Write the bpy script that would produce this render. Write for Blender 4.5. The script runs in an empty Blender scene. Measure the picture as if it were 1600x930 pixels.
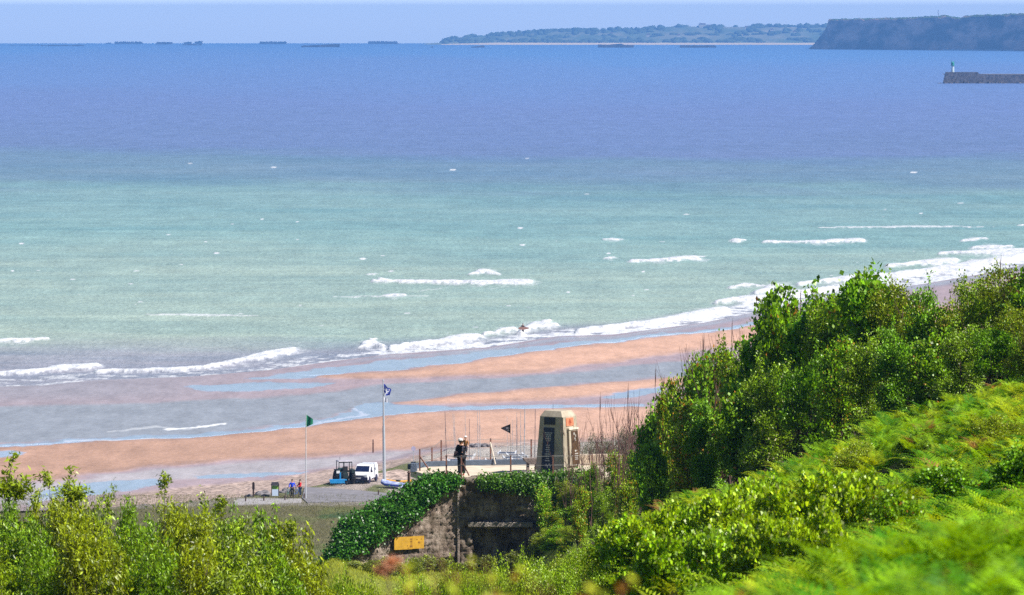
import bpy, bmesh, math, random
import numpy as np
from mathutils import Vector, Matrix, noise as mnoise
random.seed(7); rng = np.random.default_rng(7)
R = math.radians
C = bpy.context.scene.collection
sc = bpy.context.scene

# ------------------------------------------------------------------ camera, sky, sun, exposure
CAMZ = 50.0; F = 8000.0; RE = 6.37e6
PITCH = math.atan(429.0 / F)
cam = bpy.data.cameras.new('camera'); camo = bpy.data.objects.new('camera', cam); C.objects.link(camo)
camo.location = (0, 0, CAMZ); camo.rotation_euler = (R(90) - PITCH, 0, 0)
cam.sensor_width = 36; cam.lens = 36 * F / 1600; cam.clip_start = 0.5; cam.clip_end = 90000
cam.dof.use_dof = True; cam.dof.focus_distance = 260; cam.dof.aperture_fstop = 12.0
sc.camera = camo
SUN_EL, SUN_AZ = 47.0, 112.0          # azimuth clockwise from +Y (the view direction): the sun stands to the right
w = bpy.data.worlds.new('World'); sc.world = w; w.use_nodes = True
nt = w.node_tree; bg = nt.nodes['Background']
sky = nt.nodes.new('ShaderNodeTexSky'); sky.sky_type = 'NISHITA'; sky.sun_disc = False
sky.sun_elevation = R(SUN_EL); sky.sun_rotation = R(SUN_AZ); sky.air_density = 1.0; sky.dust_density = 0.0; sky.ozone_density = 4.0
hs = nt.nodes.new('ShaderNodeMix'); hs.data_type = 'RGBA'; hs.blend_type = 'MULTIPLY'; hs.inputs[0].default_value = 1
tcw = nt.nodes.new('ShaderNodeTexCoord'); sx = nt.nodes.new('ShaderNodeSeparateXYZ'); nt.links.new(tcw.outputs['Generated'], sx.inputs[0])
rw = nt.nodes.new('ShaderNodeValToRGB'); nt.links.new(sx.outputs[2], rw.inputs[0])
rw.color_ramp.elements[0].position = 0.012; rw.color_ramp.elements[0].color = (3.1, 3.6, 5.4, 1)
rw.color_ramp.elements[1].position = 0.045; rw.color_ramp.elements[1].color = (0.95, 0.98, 1.0, 1)
nt.links.new(rw.outputs[0], hs.inputs[7])
nt.links.new(sky.outputs[0], hs.inputs[6]); nt.links.new(hs.outputs[2], bg.inputs[0]); bg.inputs[1].default_value = 0.052
sd = bpy.data.lights.new('sun', 'SUN'); sd.energy = 5.0; sd.angle = R(0.5); sd.color = (1.0, 0.95, 0.87)
so = bpy.data.objects.new('sun', sd); C.objects.link(so); so.location = (60, 20, 120)
so.rotation_euler = (R(90 - SUN_EL), 0, R(180 - SUN_AZ) )
sc.view_settings.view_transform = 'Standard'; sc.view_settings.look = 'None'
sc.view_settings.exposure = 0.62; sc.view_settings.gamma = 1; sc.view_settings.use_curve_mapping = False
sc.cycles.max_bounces = 6; sc.cycles.diffuse_bounces = 3; sc.cycles.glossy_bounces = 2; sc.cycles.transmission_bounces = 3
sc.cycles.transparent_max_bounces = 6; sc.cycles.volume_bounces = 0; sc.cycles.caustics_reflective = False; sc.cycles.caustics_refractive = False
sc.cycles.use_denoising = False

# ------------------------------------------------------------------ helpers
def ray(px, py):
    a = (px - 800) / F; b = (py - 465) / F
    return np.array([a, math.cos(PITCH) - b * math.sin(PITCH), -math.sin(PITCH) - b * math.cos(PITCH)])
def at_z(px, py, z):
    d = ray(px, py); t = (z - CAMZ) / d[2]; return Vector((d[0] * t, d[1] * t, z))
def at_y(px, py, y):
    d = ray(px, py); t = y / d[1]; return Vector((d[0] * t, y, CAMZ + d[2] * t))
def to_px(x, y, z):
    zz = z - CAMZ
    dep = y * math.cos(PITCH) - zz * math.sin(PITCH); up = y * math.sin(PITCH) + zz * math.cos(PITCH)
    return 800 + F * x / dep, 465 - F * up / dep
def lin(r, g, b):
    return tuple(((c / 255) / 12.92 if c <= 10 else (((c / 255) + 0.055) / 1.055) ** 2.4) for c in (r, g, b)) + (1,)
def tag(o, label=None, cat=None, group=None, kind=None):
    if label: o['label'] = label
    if cat: o['category'] = cat
    if group: o['group'] = group
    if kind: o['kind'] = kind
    return o
def link(o, parent=None):
    C.objects.link(o)
    if parent: o.parent = parent
    return o
def empty(name, loc, rz=0.0, label=None, cat=None, group=None):
    o = bpy.data.objects.new(name, None); o.location = loc; o.rotation_euler = (0, 0, rz); o.empty_display_size = 0.3
    link(o); return tag(o, label, cat, group)
def np_mesh(name, V, Q, mat=None, parent=None, smooth=False, attrs=None, loc=(0, 0, 0)):
    """V (n,3), Q (m,k) with one face size"""
    me = bpy.data.meshes.new(name); V = np.asarray(V, np.float32); Q = np.asarray(Q, np.int32); k = Q.shape[1]
    me.vertices.add(len(V)); me.vertices.foreach_set('co', V.ravel())
    me.loops.add(Q.size); me.loops.foreach_set('vertex_index', Q.ravel())
    me.polygons.add(len(Q)); me.polygons.foreach_set('loop_start', np.arange(0, Q.size, k, dtype=np.int32))
    me.update(calc_edges=True)
    if smooth: me.polygons.foreach_set('use_smooth', np.ones(len(Q), bool))
    for n, (dom, arr) in (attrs or {}).items():
        arr = np.asarray(arr, np.float32)
        if arr.ndim == 1:
            a = me.attributes.new(n, 'FLOAT', dom); a.data.foreach_set('value', arr)
        else:
            if arr.shape[1] == 3: arr = np.concatenate([arr, np.ones((len(arr), 1), np.float32)], 1)
            a = me.attributes.new(n, 'FLOAT_COLOR', dom); a.data.foreach_set('color', arr.ravel())
    me.validate()
    if mat: me.materials.append(mat)
    o = bpy.data.objects.new(name, me); o.location = loc
    return link(o, parent)
class MB:
    def __init__(s): s.v = []; s.f = []
    def add(s, vs, fs):
        n = len(s.v); s.v += [tuple(v) for v in vs]; s.f += [tuple(i + n for i in f) for f in fs]; return s
    def box(s, c, d, rz=0, top=(1, 1), M=None):
        x, y, z = d[0] / 2, d[1] / 2, d[2] / 2; tx, ty = top
        P = [Vector(p) for p in ((-x, -y, -z), (x, -y, -z), (x, y, -z), (-x, y, -z), (-x * tx, -y * ty, z), (x * tx, -y * ty, z), (x * tx, y * ty, z), (-x * tx, y * ty, z))]
        m = M or Matrix.Rotation(rz, 3, 'Z'); c = Vector(c)
        return s.add([c + m @ p for p in P], [(3, 2, 1, 0), (4, 5, 6, 7), (0, 1, 5, 4), (1, 2, 6, 5), (2, 3, 7, 6), (3, 0, 4, 7)])
    def cyl(s, a, b, r0, r1=None, n=10):
        a = Vector(a); b = Vector(b); r1 = r0 if r1 is None else r1; d = (b - a).normalized()
        u = d.orthogonal().normalized(); v = d.cross(u)
        P = [a + (u * math.cos(t) + v * math.sin(t)) * r0 for t in [2 * math.pi * i / n for i in range(n)]] + \
            [b + (u * math.cos(t) + v * math.sin(t)) * r1 for t in [2 * math.pi * i / n for i in range(n)]]
        return s.add(P, [(i, (i + 1) % n, n + (i + 1) % n, n + i) for i in range(n)] + [tuple(range(n - 1, -1, -1)), tuple(range(n, 2 * n))])
    def tube(s, pts, rs, n=6):
        for i in range(len(pts) - 1): s.cyl(pts[i], pts[i + 1], rs[i], rs[i + 1], n)
        return s
    def ring(s, c, axis, R0, r, n=20, m=8):
        c = Vector(c); ax = Vector(axis).normalized(); u = ax.orthogonal().normalized(); v = ax.cross(u); P = []; Fc = []
        for i in range(n):
            t = 2 * math.pi * i / n; q = u * math.cos(t) + v * math.sin(t)
            for j in range(m):
                a = 2 * math.pi * j / m; P.append(c + q * (R0 + r * math.cos(a)) + ax * r * 1.3 * math.sin(a))
        for i in range(n):
            for j in range(m): Fc.append((i * m + j, ((i + 1) % n) * m + j, ((i + 1) % n) * m + (j + 1) % m, i * m + (j + 1) % m))
        return s.add(P, Fc)
    def prism(s, poly, y0, y1, ax='y', s1=1.0):
        """poly: (a,b) outline extruded along an axis"""
        n = len(poly)
        def mk(a, b, t): return (a, t, b) if ax == 'y' else ((t, a, b) if ax == 'x' else (a, b, t))
        P = [mk(a, b, y0) for a, b in poly] + [mk(a, b, y1) for a, b in poly]
        return s.add(P, [(i, (i + 1) % n, n + (i + 1) % n, n + i) for i in range(n)] + [tuple(range(n - 1, -1, -1)), tuple(range(n, 2 * n))])
    def build(s, name, mat, parent=None, bevel=0, smooth=False, loc=(0, 0, 0)):
        me = bpy.data.meshes.new(name); me.from_pydata(s.v, [], s.f); me.update()
        bm = bmesh.new(); bm.from_mesh(me); bmesh.ops.recalc_face_normals(bm, faces=bm.faces); bm.to_mesh(me); bm.free()
        if smooth:
            for p in me.polygons: p.use_smooth = True
        me.materials.append(mat); o = bpy.data.objects.new(name, me); o.location = loc
        if bevel:
            m = o.modifiers.new('bevel', 'BEVEL'); m.width = bevel; m.segments = 2; m.limit_method = 'ANGLE'
        return link(o, parent)
def copy_tree(o, parent=None):
    c = o.copy(); C.objects.link(c)
    if parent: c.parent = parent
    for ch in list(o.children): copy_tree(ch, c)
    return c

# ---- material helpers
def newmat(name):
    m = bpy.data.materials.new(name); m.use_nodes = True; t = m.node_tree
    return m, t, t.nodes['Principled BSDF']
def N(t, typ, **kw):
    n = t.nodes.new(typ)
    for k, v in kw.items(): setattr(n, k, v)
    return n
def mixc(t, f, a, b, blend='MIX'):
    n = N(t, 'ShaderNodeMix', data_type='RGBA', blend_type=blend)
    for i, v in ((0, f), (6, a), (7, b)):
        if isinstance(v, bpy.types.NodeSocket): t.links.new(v, n.inputs[i])
        else: n.inputs[i].default_value = v
    return n.outputs[2]
def math_(t, op, a, b=0.5, clamp=False):
    n = N(t, 'ShaderNodeMath', operation=op, use_clamp=clamp)
    for i, v in ((0, a), (1, b)):
        if isinstance(v, bpy.types.NodeSocket): t.links.new(v, n.inputs[i])
        else: n.inputs[i].default_value = v
    return n.outputs[0]
def ramp(t, f, stops):
    n = N(t, 'ShaderNodeValToRGB'); e = n.color_ramp.elements
    while len(e) < len(stops): e.new(0.5)
    for i, (p, c) in enumerate(stops):
        e[i].position = p; e[i].color = c if hasattr(c, '__len__') else (c, c, c, 1)
    t.links.new(f, n.inputs[0]); return n.outputs[0]
def noise_(t, scale, detail=4, rough=0.55, vec=None, mapscale=None):
    n = N(t, 'ShaderNodeTexNoise'); n.inputs['Scale'].default_value = scale; n.inputs['Detail'].default_value = detail; n.inputs['Roughness'].default_value = rough
    if vec is None:
        tc = N(t, 'ShaderNodeTexCoord'); vec = tc.outputs['Object']
    if mapscale:
        mp = N(t, 'ShaderNodeMapping'); mp.inputs['Scale'].default_value = mapscale; t.links.new(vec, mp.inputs[0]); vec = mp.outputs[0]
    t.links.new(vec, n.inputs['Vector']); return n.outputs[0]
def attr(t, name, col=False):
    n = N(t, 'ShaderNodeAttribute', attribute_name=name); return n.outputs['Color' if col else 'Fac']
def bump(t, bs, h, dist=0.05, strength=1.0):
    b = N(t, 'ShaderNodeBump'); b.inputs['Distance'].default_value = dist; b.inputs['Strength'].default_value = strength
    t.links.new(h, b.inputs['Height']); t.links.new(b.outputs[0], bs.inputs['Normal'])
_mc = {}
def paint(name, col, rough=0.6, metal=0.0, var=0.25, scale=3.0, bmp=0.0, spec=0.4):
    if name in _mc: return _mc[name]
    m, t, b = newmat(name)
    n = noise_(t, scale, 5, 0.6)
    dark = tuple(c * (1 - var) for c in col[:3]) + (1,); light = tuple(min(1, c * (1 + var * 0.6)) for c in col[:3]) + (1,)
    t.links.new(ramp(t, n, [(0.3, dark), (0.7, light)]), b.inputs['Base Color'])
    b.inputs['Roughness'].default_value = rough; b.inputs['Metallic'].default_value = metal; b.inputs['Specular IOR Level'].default_value = spec
    if bmp: bump(t, b, noise_(t, scale * 6, 4), bmp)
    _mc[name] = m; return m

# ---- numpy value noise
def vnoise(x, y, seed=0):
    r = np.random.default_rng(seed); T = r.random((256, 256)); x = np.asarray(x, float); y = np.asarray(y, float)
    xi = np.floor(x).astype(int); yi = np.floor(y).astype(int); fx = x - xi; fy = y - yi
    fx = fx * fx * (3 - 2 * fx); fy = fy * fy * (3 - 2 * fy)
    g = lambda i, j: T[i % 256, j % 256]
    return (g(xi, yi) * (1 - fx) + g(xi + 1, yi) * fx) * (1 - fy) + (g(xi, yi + 1) * (1 - fx) + g(xi + 1, yi + 1) * fx) * fy
def fbm(x, y, seed=0, o=4):
    s = 0; a = 0.5; tot = 0
    for i in range(o):
        s = s + a * vnoise(x * 2 ** i, y * 2 ** i, seed + i); tot += a; a *= 0.55
    return s / tot
def sst(a, b, x):
    t = np.clip((x - a) / (b - a), 0, 1); return t * t * (3 - 2 * t)
def poly_sd(px, py, poly):
    """signed distance (positive inside), y stretched x3 because the ground is seen at a glancing angle"""
    P = np.array(poly, float); x = px; y = py * 3; P = P * [1, 3]
    d = np.full(x.shape, 1e18); ins = np.zeros(x.shape, bool)
    for i in range(len(P)):
        a = P[i]; b = P[(i + 1) % len(P)]; e = b - a; L = max(e @ e, 1e-9)
        t = np.clip(((x - a[0]) * e[0] + (y - a[1]) * e[1]) / L, 0, 1)
        d = np.minimum(d, (x - a[0] - t * e[0]) ** 2 + (y - a[1] - t * e[1]) ** 2)
        c = ((a[1] > y) != (b[1] > y)) & (x < (b[0] - a[0]) * (y - a[1]) / (b[1] - a[1] + 1e-12) + a[0]); ins ^= c
    d = np.sqrt(d); return np.where(ins, d, -d)
def line_sd(px, py, pts, ys=3):
    x = px; y = py * ys; P = np.array(pts, float)[:, :2] * [1, ys]; d = np.full(x.shape, 1e18); tt = np.zeros(x.shape); n = len(P) - 1
    for i in range(n):
        a = P[i]; b = P[i + 1]; e = b - a; t = np.clip(((x - a[0]) * e[0] + (y - a[1]) * e[1]) / (e @ e), 0, 1)
        q = (x - a[0] - t * e[0]) ** 2 + (y - a[1] - t * e[1]) ** 2
        m = q < d; d = np.where(m, q, d); tt = np.where(m, (i + t) / n, tt)
    return np.sqrt(d), tt
def grid_faces(nr, nc):
    i = np.arange(nr - 1)[:, None] * nc + np.arange(nc - 1)[None, :]
    return np.stack([i, i + 1, i + nc + 1, i + nc], -1).reshape(-1, 4)

# ------------------------------------------------------------------ the sea
def sea_dist(py):
    """distance at which a picture row meets the curved sea"""
    s = math.tan(math.atan((py - 465) / F) + PITCH); k = s * s - 2 * CAMZ / RE
    return RE * (s - math.sqrt(k)) if k > 0 else None
rows = []
py = 640.0
while py > 67.6:
    D = sea_dist(py)
    if D is None: break
    rows.append(D); py -= 1.15 if py > 330 else (2.0 if py > 90 else 0.7)
rows += list(np.geomspace(rows[-1] * 1.01, 26800, 8))
rows = np.array(rows)
cols_px = np.concatenate([np.linspace(-70000, -300, 40)[:-1], np.linspace(-60, 1660, 780), np.linspace(1900, 70000, 40)])
U = (cols_px - 800) / F
YY, UU = np.meshgrid(rows, U, indexing='ij'); XX = YY * UU
ZZ = -(XX ** 2 + YY ** 2) / (2 * RE)
PX, PY = to_px(XX, YY, ZZ)
# breaking crests: (points..., half height px, bump position)
crests = [([(585, 441), (640, 441), (700, 442), (760, 443), (822, 441)], 4.2, .9, 1.0), ([(735, 430), (757, 424), (778, 429)], 3.5, .55, .8), ([(985, 409), (1030, 408), (1084, 404)], 4.2, .85, 1.),
 ([(1195, 379), (1260, 379), (1345, 376)], 3.2, .85, 1.), ([(1143, 377), (1162, 376)], 3.2, .5, .9), ([(230, 492), (310, 493), (400, 494)], 2.4, .5, .5), ([(-20, 532), (30, 532), (76, 531)], 3.0, .4, .9),
 ([(515, 464), (600, 464), (670, 463)], 1.6, .5, .45), ([(600, 464), (632, 461)], 2.6, .4, .8), ([(1280, 356), (1420, 354), (1560, 355)], 1.8, .5, .6), ([(1502, 376), (1540, 373)], 2.8, .5, .9), ([(1520, 388), (1580, 386)], 4, .4, .9),
 ([(1470, 397), (1540, 394), (1610, 391)], 4, .6, .9), ([(944, 404), (958, 403)], 2.4, .5, .9), ([(945, 375), (968, 374)], 2.4, .5, .8), ([(1138, 450), (1165, 446), (1192, 448)], 3.0, .5, .95), ([(572, 430), (590, 428)], 1.8, .5, .6),
 ([(1180, 460), (1215, 452), (1245, 462)], 6.5, .5, 1.), ([(1390, 418), (1440, 412), (1488, 408)], 5, .8, 1.), ([(1590, 352), (1640, 350)], 2, .5, .7), ([(590, 438), (604, 437)], 3, .5, .8), ([(640, 456), (700, 449)], 1.2, .5, .3),
 ([(-20, 588), (40, 583), (90, 578), (148, 573)], 5.0, .8, .8), ([(150, 582), (260, 580), (330, 574), (400, 560), (456, 548)], 5.0, .85, .75), ([(563, 545), (580, 537), (598, 543)], 4.5, .5, .9), ([(580, 533), (590, 530)], 2.0, .5, .7),
 ([(610, 546), (680, 538), (742, 529)], 6, .85, .95), ([(758, 524), (800, 516)], 4.5, .8, .95), ([(812, 522), (840, 510), (870, 511)], 5.5, .5, .9), ([(846, 504), (856, 501)], 3.0, .5, .9), ([(900, 520), (970, 512), (1040, 503), (1128, 486)], 6, .85, .9),
 ([(1120, 474), (1200, 466), (1300, 452)], 6, .5, .9), ([(1250, 446), (1340, 436), (1430, 430)], 6, .6, .95), ([(1400, 432), (1500, 420), (1600, 402)], 7, .6, .95), ([(60, 604), (105, 597)], 2.0, .6, .4), ([(1550, 398), (1640, 392)], 4, .6, .9)]
SH = np.array([(-26000, 640), (-400, 628), (-100, 612), (0, 606), (60, 604), (150, 596), (300, 590), (420, 580), (520, 566), (600, 556), (760, 545), (870, 527), (960, 524), (1100, 505), (1180, 488), (1250, 474), (1340, 458), (1440, 445), (1540, 428), (1620, 410), (1800, 380), (2200, 350)], float)
def shore(px): return np.interp(px, SH[:, 0], SH[:, 1])
sub = (PX > -80) & (PX < 1700) & (PY > 320)
foam = np.zeros(PX.shape); hgt = np.zeros(PX.shape)
pxs, pys = PX[sub], PY[sub]; f = np.zeros(pxs.shape); hh = np.zeros(pxs.shape)
wr = (fbm(pxs / 22, pys / 3.2, 3, 4) - .5)
fine = fbm(pxs / 5, pys / 1.6, 11, 3)
for pts, hp, bp, amp in crests:
    near = (pxs > min(p[0] for p in pts) - 40) & (pxs < max(p[0] for p in pts) + 40)
    d, t = line_sd(pxs[near] + wr[near] * 14, pys[near] + wr[near] * 3.5, pts)
    prof = hp * 3 * (0.35 + 0.65 * np.exp(-((t - bp) / 0.3) ** 2))
    v = np.maximum(sst(1.0, 0.55, d / prof + (fine[near] - .5) * .9), .30 * sst(2.4, .8, d / prof + (wr[near]) * 2.5))
    f[near] = np.maximum(f[near], v * amp); hh[near] = np.maximum(hh[near], sst(1.3, 0.2, d / prof) * hp * 0.13 * amp)
# swash foam zone
ds = (shore(pxs) - pys)                     # px above the shoreline
wd = np.interp(pxs, [0, 200, 450, 600, 1000, 1200, 1600], [26, 20, 20, 18, 19, 26, 36])
wd = wd * .88; zone = sst(-2, 2, ds) * sst(wd, wd * 0.5, ds + wr * 10)
streak = fbm(pxs / 30 + pys / 9, pys / 2.2, 21, 4)
dens = np.interp(pxs, [0, 200, 450, 560, 800, 1100, 1600], [.30, .32, .36, .50, .60, .72, .85])
f = np.maximum(f, zone * sst(0.60 - dens * .40, 0.74 - dens * .3, streak + (fine - .5) * .25) * np.interp(pxs, [0, 450, 700, 1200], [.42, .55, .85, .95]))
edge = np.exp(-((ds - 1.5 + wr * 3) / 1.3) ** 2); f = np.maximum(f, edge * np.interp(pxs, [0, 400, 700, 1200], [.12, .3, .8, .9]) * sst(.3, .5, streak))
foam[sub] = f; hgt[sub] = hh
# scattered little whitecaps
m2 = (PX > -80) & (PX < 1700) & (PY > 235) & (PY < 545)
cx = rng.uniform(-40, 1640, 85); cy = 240 + 290 * rng.random(85) ** 0.7
fx = foam[m2]; ax_, ay_ = PX[m2], PY[m2]
for i in range(len(cx)):
    if cy[i] > shore(cx[i]) - 25: continue
    wv = rng.uniform(2.0, 6); hv = wv * rng.uniform(.14, .3)
    q = ((ax_ - cx[i]) / wv) ** 2 + ((ay_ - cy[i]) / hv) ** 2
    fx = np.maximum(fx, sst(1.3, 0.3, q) * rng.uniform(.35, .95))
foam[m2] = fx
# turbidity bands: silty inshore, green over bars; far blue has sky reflection and haze painted in
slope = (PX - 800) / 800
yb = PY + 6 * np.sin(PX / 210.) + (fbm(PX / 330, PY / 16, 5, 3) - .5) * 34 - slope * 6
stops = [(0, (0.10, .235, .52)), (78, (.11, .24, .53)), (100, (.13, .225, .49)), (170, (.14, .195, .42)), (236, (.13, .185, .36)), (256, (.13, .215, .315)), (285, (.145, .235, .305)), (305, (.18, .31, .32)), (370, (.215, .355, .335)),
         (420, (.28, .385, .335)), (480, (.315, .41, .345)), (530, (.315, .40, .335)), (560, (.30, .305, .335)), (620, (.29, .27, .31))]
ys_ = [s[0] for s in stops]; colr = np.stack([np.interp(yb, ys_, [s[1][k] for s in stops]) for k in range(3)], -1)
# purple grey sandy water just off the beach
nearsh = sst(np.interp(PX, [0, 500, 900, 1600], [66, 34, 26, 30]), 8, shore(PX) - PY)[..., None]
colr = colr * (1 - nearsh) + np.array([.27, .27, .32]) * nearsh
bandn = (fbm(PX / 260 + 9, PY / 7, 15, 4) - .5)[..., None] * sst(200, 300, PY)[..., None]
colr = colr * (1 + bandn * .30) + bandn * np.array([.06, .01, -.03])
ZZ = ZZ + hgt
ZZ = np.where(PY > shore(PX) + 6, ZZ - 0.25 * sst(6, 16, PY - shore(PX)), ZZ)
msea, t, b = newmat('sea_water')
fo = attr(t, 'foam'); gc = N(t, 'ShaderNodeNewGeometry').outputs['Position']
chop = noise_(t, 0.9, 5, 0.65, gc, (1.0, 0.34, 1)); chop2 = noise_(t, 0.22, 4, 0.6, gc, (0.7, 0.30, 1)); chop3 = noise_(t, 0.11, 9, 0.80, gc, (1.0, 0.15, 1))
cc = mixc(t, 1.0, attr(t, 'tint', True), ramp(t, math_(t, 'ADD', math_(t, 'MULTIPLY', chop, .35), math_(t, 'ADD', math_(t, 'MULTIPLY', chop2, .2), math_(t, 'ADD', math_(t, 'MULTIPLY', chop3, .30), math_(t, 'MULTIPLY', noise_(t, 1.0, 3, .5, gc, (.028, .13, 1)), .15)))), [(0.36, 0.68), (0.5, 1.02), (0.64, 1.40)]), 'MULTIPLY')
fcut = ramp(t, math_(t, 'ADD', fo, math_(t, 'MULTIPLY', math_(t, 'SUBTRACT', chop, .5), .5)), [(0.10, 0.0), (0.70, 1.0)])
fcm = N(t, 'ShaderNodeMath', operation='MULTIPLY'); t.links.new(fcut, fcm.inputs[0]); t.links.new(ramp(t, fo, [(0.02, 0.0), (0.15, 1.0)]), fcm.inputs[1])
t.links.new(mixc(t, fcm.outputs[0], cc, ramp(t, chop, [(.3, (.50, .52, .58, 1)), (.55, (.80, .80, .82, 1))])), b.inputs['Base Color'])
b.inputs['Roughness'].default_value = 0.34; b.inputs['Specular IOR Level'].default_value = 0.30
bump(t, b, math_(t, 'ADD', chop, chop2), 0.55, 0.7)
V = np.stack([XX, YY, ZZ], -1).reshape(-1, 3)
o = np_mesh('sea', V, grid_faces(len(rows), len(U)), msea, smooth=True, attrs={'foam': ('POINT', foam.ravel()), 'tint': ('POINT', colr.reshape(-1, 3))})
tag(o, 'green and blue sea with white breakers rolling onto the beach', kind='structure')

# ------------------------------------------------------------------ the beach: sand bars, runnels and wet flats at low tide
bars = [  # dry sand
 [(560, 584), (640, 578), (700, 570), (850, 548), (1000, 529), (1130, 516), (1400, 480), (4000, 440), (4000, 500), (1300, 528), (1100, 547), (1000, 562), (850, 582), (700, 590), (600, 593), (520, 592), (470, 588)],
 [(600, 631), (680, 622), (780, 612), (900, 601), (1030, 592), (1100, 585), (4000, 560), (4000, 590), (1060, 602), (1000, 612), (900, 624), (760, 631), (650, 634)],
 [(-26000, 702), (0, 699), (60, 693), (150, 689), (300, 684), (450, 669), (560, 656), (650, 645), (800, 640), (1000, 637), (4000, 620), (4000, 690), (1000, 688), (830, 694), (650, 704), (560, 709), (500, 714), (350, 722), (230, 732), (150, 742), (80, 752), (-26000, 765)]]
toparea = [(16000, 672), (1000, 694), (900, 690), (740, 694), (690, 704), (640, 714), (560, 728), (500, 737), (420, 750), (330, 757), (200, 772), (100, 800), (-26000, 830), (-26000, 1200), (16000, 1200)]
pools = [  # mirror-like skins of water
 [(290, 604), (400, 598), (520, 598), (470, 606), (400, 612), (320, 612)],
 [(380, 592), (480, 580), (600, 566), (700, 556), (800, 545), (900, 534), (1000, 526), (1130, 512), (1300, 480), (1300, 490), (1130, 517), (1000, 530), (850, 548), (700, 569), (640, 576), (560, 582), (450, 592)],
 [(-26000, 702), (-26000, 700), (0, 696), (100, 688), (300, 678), (420, 668), (520, 652), (560, 640), (570, 630), (600, 628), (620, 634), (700, 636), (850, 633), (1000, 631), (1010, 636), (850, 639), (700, 641), (600, 650), (460, 669), (300, 684), (150, 690), (0, 701)],
 [(-30, 705), (20, 706), (42, 710), (20, 714), (-30, 717)],
 [(60, 768), (110, 760), (170, 752), (250, 750), (262, 754), (210, 766), (100, 776), (40, 790)], [(300, 744), (380, 741), (480, 738), (470, 742), (380, 747), (310, 748)],
 [(940, 622), (985, 612), (1030, 606), (1040, 614), (990, 622)]]
shallows = [  # rippled standing water of the runnel
 [(-26000, 690), (-26000, 640), (0, 634), (150, 632), (300, 626), (420, 620), (520, 610), (600, 600), (750, 592), (900, 580), (1040, 566), (4000, 520), (4000, 555), (1060, 589), (900, 600), (780, 611), (680, 621), (600, 630), (560, 640), (500, 655), (420, 667), (300, 680), (100, 689), (-50, 697)]]
wetcols = dict(flat=(.35, .27, .29), water=(.26, .28, .32), dry=(.46, .285, .212), shingle=(.38, .29, .25))
bc = np.concatenate([np.linspace(-26000, -260, 70)[:-1], np.linspace(-260, 1900, 900), np.linspace(1930, 16000, 50)]); br = np.concatenate([np.arange(850, 735, -.9), np.arange(735, 395, -1.1)])
E_PX = [-600, 100, 380, 480, 600, 700, 1000, 2400]; E_D = [465, 483, 497, 508, 528, 553, 566, 590]
def land_edge(px): return np.interp(px, E_PX, E_D)
bxx, byy = np.meshgrid(bc, br)
Y0 = np.array([[at_z(800, p, 0).y for p in br]]).T * np.ones((1, len(bc))); X0 = Y0 * (bxx - 800) / F
zslope = np.interp(Y0 - land_edge(bxx), [-6, 0, 45, 110, 300], [3.75, 3.7, 1.0, 0.3, 0.0])
pxb, pyb = to_px(X0, Y0, zslope)
wx = (fbm(pxb / 60, pyb / 7, 31, 4) - .5); qx = pxb + wx * 34; qy = pyb + wx * 4.5
dry = np.zeros(pxb.shape)
for p in bars: dry = np.maximum(dry, sst(-4, 7, poly_sd(qx, qy, p)))
top = sst(-6, 10, poly_sd(qx, qy, toparea))
pool = np.zeros(pxb.shape)
for p in pools: pool = np.maximum(pool, sst(-4, 2.5, poly_sd(qx, qy, p) + (fbm(pxb / 12, pyb / 2.5, 8, 3) - .5) * 9))
shal = sst(-6, 10, poly_sd(qx, qy, shallows[0]))
foamb = np.zeros(pxb.shape)
for pts, a in [([(268, 672), (310, 667), (356, 663)], .8), ([(100, 690), (180, 688), (240, 686)], .35), ([(170, 675), (250, 668), (300, 672)], .25), ([(560, 640), (570, 648), (480, 664)], .3)]:
    d, tt = line_sd(qx, qy, pts); foamb = np.maximum(foamb, sst(6, 2, d + (fbm(pxb / 9, pyb / 2, 4, 3) - .5) * 8) * a)
dsb = pyb - shore(pxb)
swash = np.exp(-((dsb - 3 + wx * 6) / 5.5) ** 2) * sst(350, 650, pxb)
zb = zslope + 0.02 + dry * 0.12
zb = np.where(dsb < 3, zb - 0.28 * sst(3, -8, dsb) - 1.0 * sst(-8, -30, dsb), zb)
zb = zb + (fbm(X0 / 6, Y0 / 18, 9, 4) - .5) * 0.10 * (dry + top * 2.5)
def c3(k): return np.array(wetcols[k])[None, None]
col = c3('flat') * np.ones(pxb.shape + (1,))
lft = sst(600, 100, pxb)[..., None]
lk = sst(650, 610, pyb)[..., None] * lft * .8; col = col * (1 - lk) + np.array([.27, .265, .305]) * lk
col = col * (1 - shal[..., None]) + c3('water') * shal[..., None]
grad = .86 + .22 * fbm(pxb / 300, pyb / 9, 44, 4)
dn = dry[..., None]; damp = (sst(0, 1, dry) * (1 - sst(2, 22, np.maximum.reduce([poly_sd(pxb, pyb, p) for p in bars]))))[..., None]
dc = c3('dry') * grad[..., None] * np.interp(pxb, [0, 300, 700, 1000], [.86, .90, 1.08, 1.18])[..., None] * (1 - damp * np.array([.20, .16, .08]))
col = col * (1 - dn) + dc * dn
tn = top[..., None]; sh_n = fbm(X0 / .9, Y0 / 3.2, 61, 4)[..., None]
col = col * (1 - tn) + c3('shingle') * (.86 + .28 * sh_n) * tn
pale = sst(-2, 14, poly_sd(qx, qy, [(-26000, 765), (80, 753), (200, 737), (350, 723), (500, 715), (640, 705), (900, 688), (900, 690), (690, 704), (560, 728), (470, 738), (380, 746), (262, 752), (150, 765), (60, 790), (-26000, 820)]))[..., None] * (1 - tn) * (1 - dn)
col = col * (1 - pale) + np.array([.39, .36, .38]) * pale
pl3 = pool[..., None]; col = col * (1 - pl3) + np.array([.36, .42, .56]) * pl3  # sky reflection painted into the pools as a pale blue tint
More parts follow.
